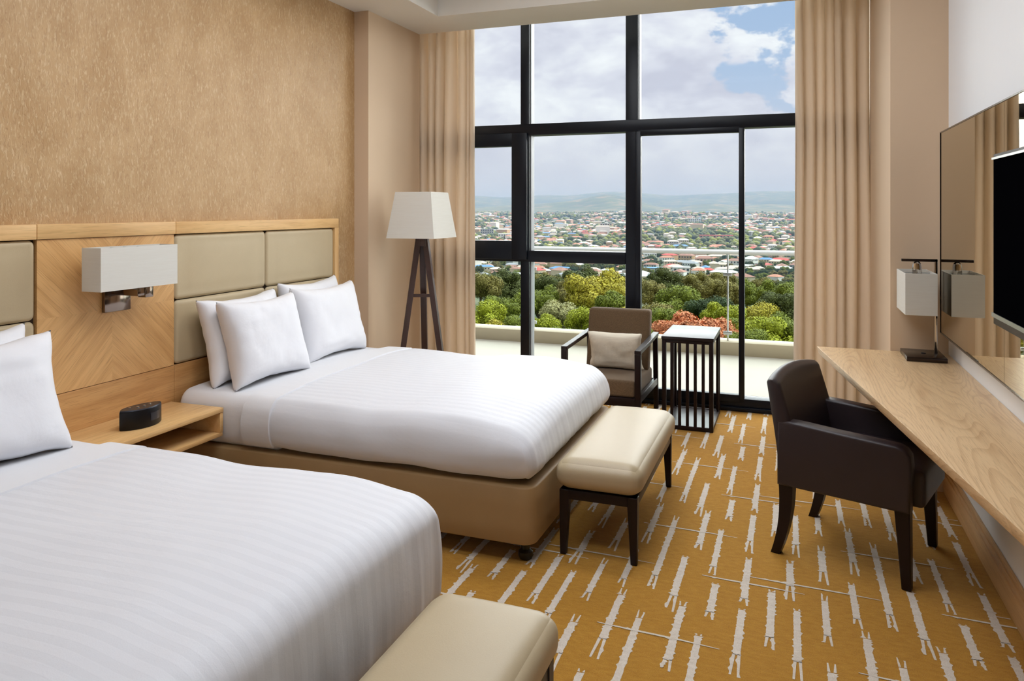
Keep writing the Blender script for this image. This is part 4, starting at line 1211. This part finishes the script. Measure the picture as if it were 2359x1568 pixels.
# trees of the town: the nearest ones singly, the rest as one mass
def blob_mesh(seed):
    rr = random.Random(seed); bm = BM()
    bmesh.ops.create_icosphere(bm, subdivisions=2, radius=1)
    for v in bm.verts: v.co *= 1 + .35 * nz(v.co.x * 1.7 + seed, v.co.y * 1.7, v.co.z * 1.7)
    me = bpy.data.meshes.new('tree_crown'); bm.to_mesh(me); bm.free(); me.materials.append(MATS['leaf_dark']); return me
BL = [blob_mesh(k) for k in range(5)]
TREEK = ['dark', 'deep', 'green', 'olive', 'dark']
tl = []
while len(tl) < 13000:
    az = R(rh.uniform(-33, 9)); u = rh.random()
    r = (255 ** .6 + (3700 ** .6 - 255 ** .6) * u ** .72) ** (1 / .6)
    tl.append((r, r * math.sin(az), r * math.cos(az)))
tl.sort()
n_t = 0; rest = []
for (r, x, y) in tl:
    if not claim(x, y, 3.2): continue
    px, py = pix(x, y, ground_z(x, y) + 6)
    if py > 668: continue
    if inview(x, y) and n_t < 300 and py < 645:
        n_t += 1
        c = bpy.data.objects.new('town_tree', CROWNS[n_t % 5]); COL.objects.link(c)
        s = rh.uniform(.8, 1.35); c.scale = (s * rh.uniform(.9, 1.3), s, s * rh.uniform(.9, 1.3)); c.location = (x, y, ground_z(x, y) + s * 2.6); c.rotation_euler = (0, 0, rh.uniform(0, 6))
        k = rh.choice(TREEK); c.material_slots[0].link = 'OBJECT'; c.material_slots[0].material = MATS['leaf_' + k]
        tag(c, '%s tree among town houses, %s, %s' % ({'dark': 'dark green', 'deep': 'deep green', 'green': 'mid green', 'olive': 'olive green'}[k], *where(px, py)), 'tree', 'trees among the town houses')
    elif r > 640 and -.62 < x / y < .16: rest.append((x, y))
b0 = BM(); bmesh.ops.create_icosphere(b0, subdivisions=1, radius=1)
bv = [tuple(v.co) for v in b0.verts]; bf = [[v.index for v in f.verts] for f in b0.faces]; b0.free()
V, F, MI = [], [], []
for (x, y) in rest:
    s = rh.uniform(3.2, 6.5); gz = ground_z(x, y) + s * .6; i0 = len(V); mi = rh.randrange(4); ex = rh.uniform(1, 1.4)
    for v in bv: V.append((x + v[0] * s * ex, y + v[1] * s, gz + v[2] * s))
    for f_ in bf: F.append([i0 + k for k in f_]); MI.append(mi)
me = bpy.data.meshes.new('town_trees'); me.from_pydata(V, [], F); me.polygons.foreach_set('material_index', MI)
o = bpy.data.objects.new('town_trees', me); COL.objects.link(o)
for k in ('leaf_dark', 'leaf_deep', 'leaf_dark', 'leaf_green'): me.materials.append(MATS[k])
me.polygons.foreach_set('use_smooth', [True] * len(F))
tag(o, 'mass of trees scattered through the distant town', 'trees', kind='stuff')

# haze over the valley
m = bpy.data.materials.new('haze'); m.use_nodes = True; MATS['haze'] = m
t = NT(m.node_tree); t.n.remove(t.n['Principled BSDF'])
vs = t.new('ShaderNodeVolumeScatter'); vs.inputs['Color'].default_value = (.48, .67, 1, 1); vs.inputs['Density'].default_value = 1.1e-4; vs.inputs['Anisotropy'].default_value = .0
va = t.new('ShaderNodeVolumeAbsorption'); va.inputs['Color'].default_value = (0, 0, 0, 1); va.inputs['Density'].default_value = .75e-4
ad = t.new('ShaderNodeAddShader'); t.l.new(vs.outputs[0], ad.inputs[0]); t.l.new(va.outputs[0], ad.inputs[1])
t.l.new(ad.outputs[0], t.n['Material Output'].inputs['Volume'])
o = obj_from_bm('haze', xbox(-8000, 6000, 290, 9400, -120, 175), 'haze')
tag(o, 'thin bluish haze lying over the valley and hills', 'haze', kind='stuff')

# pieces of parts go one level below their part
def nest(root, child, parent):
    kids = [o for o in root.children if o.name.split('.')[0] == parent]
    for c in [o for o in root.children if o.name.split('.')[0] == child]:
        cc = sum((Vector(b) for b in c.bound_box), Vector()) / 8
        c.parent = min(kids, key=lambda k: (sum((Vector(b) for b in k.bound_box), Vector()) / 8 - cc).length)
for rt_ in [o for o in COL.objects if o.parent is None]:
    for ch, pa, kinds in (('shade_spider', 'shade', None), ('arm_end', 'arm', ('wall_sconce',)), ('button', 'top_plate', None), ('display', 'body', ('clock_radio',)), ('switch', 'base', ('desk_lamp',)),
                          ('screen', 'housing', None), ('bezel_trim', 'housing', None), ('glass_clamp', 'post', ('balcony_railing',))):
        if kinds and rt_.name.split('.')[0] not in kinds: continue
        names = {o.name.split('.')[0] for o in rt_.children}
        if ch in names and pa in names: nest(rt_, ch, pa)
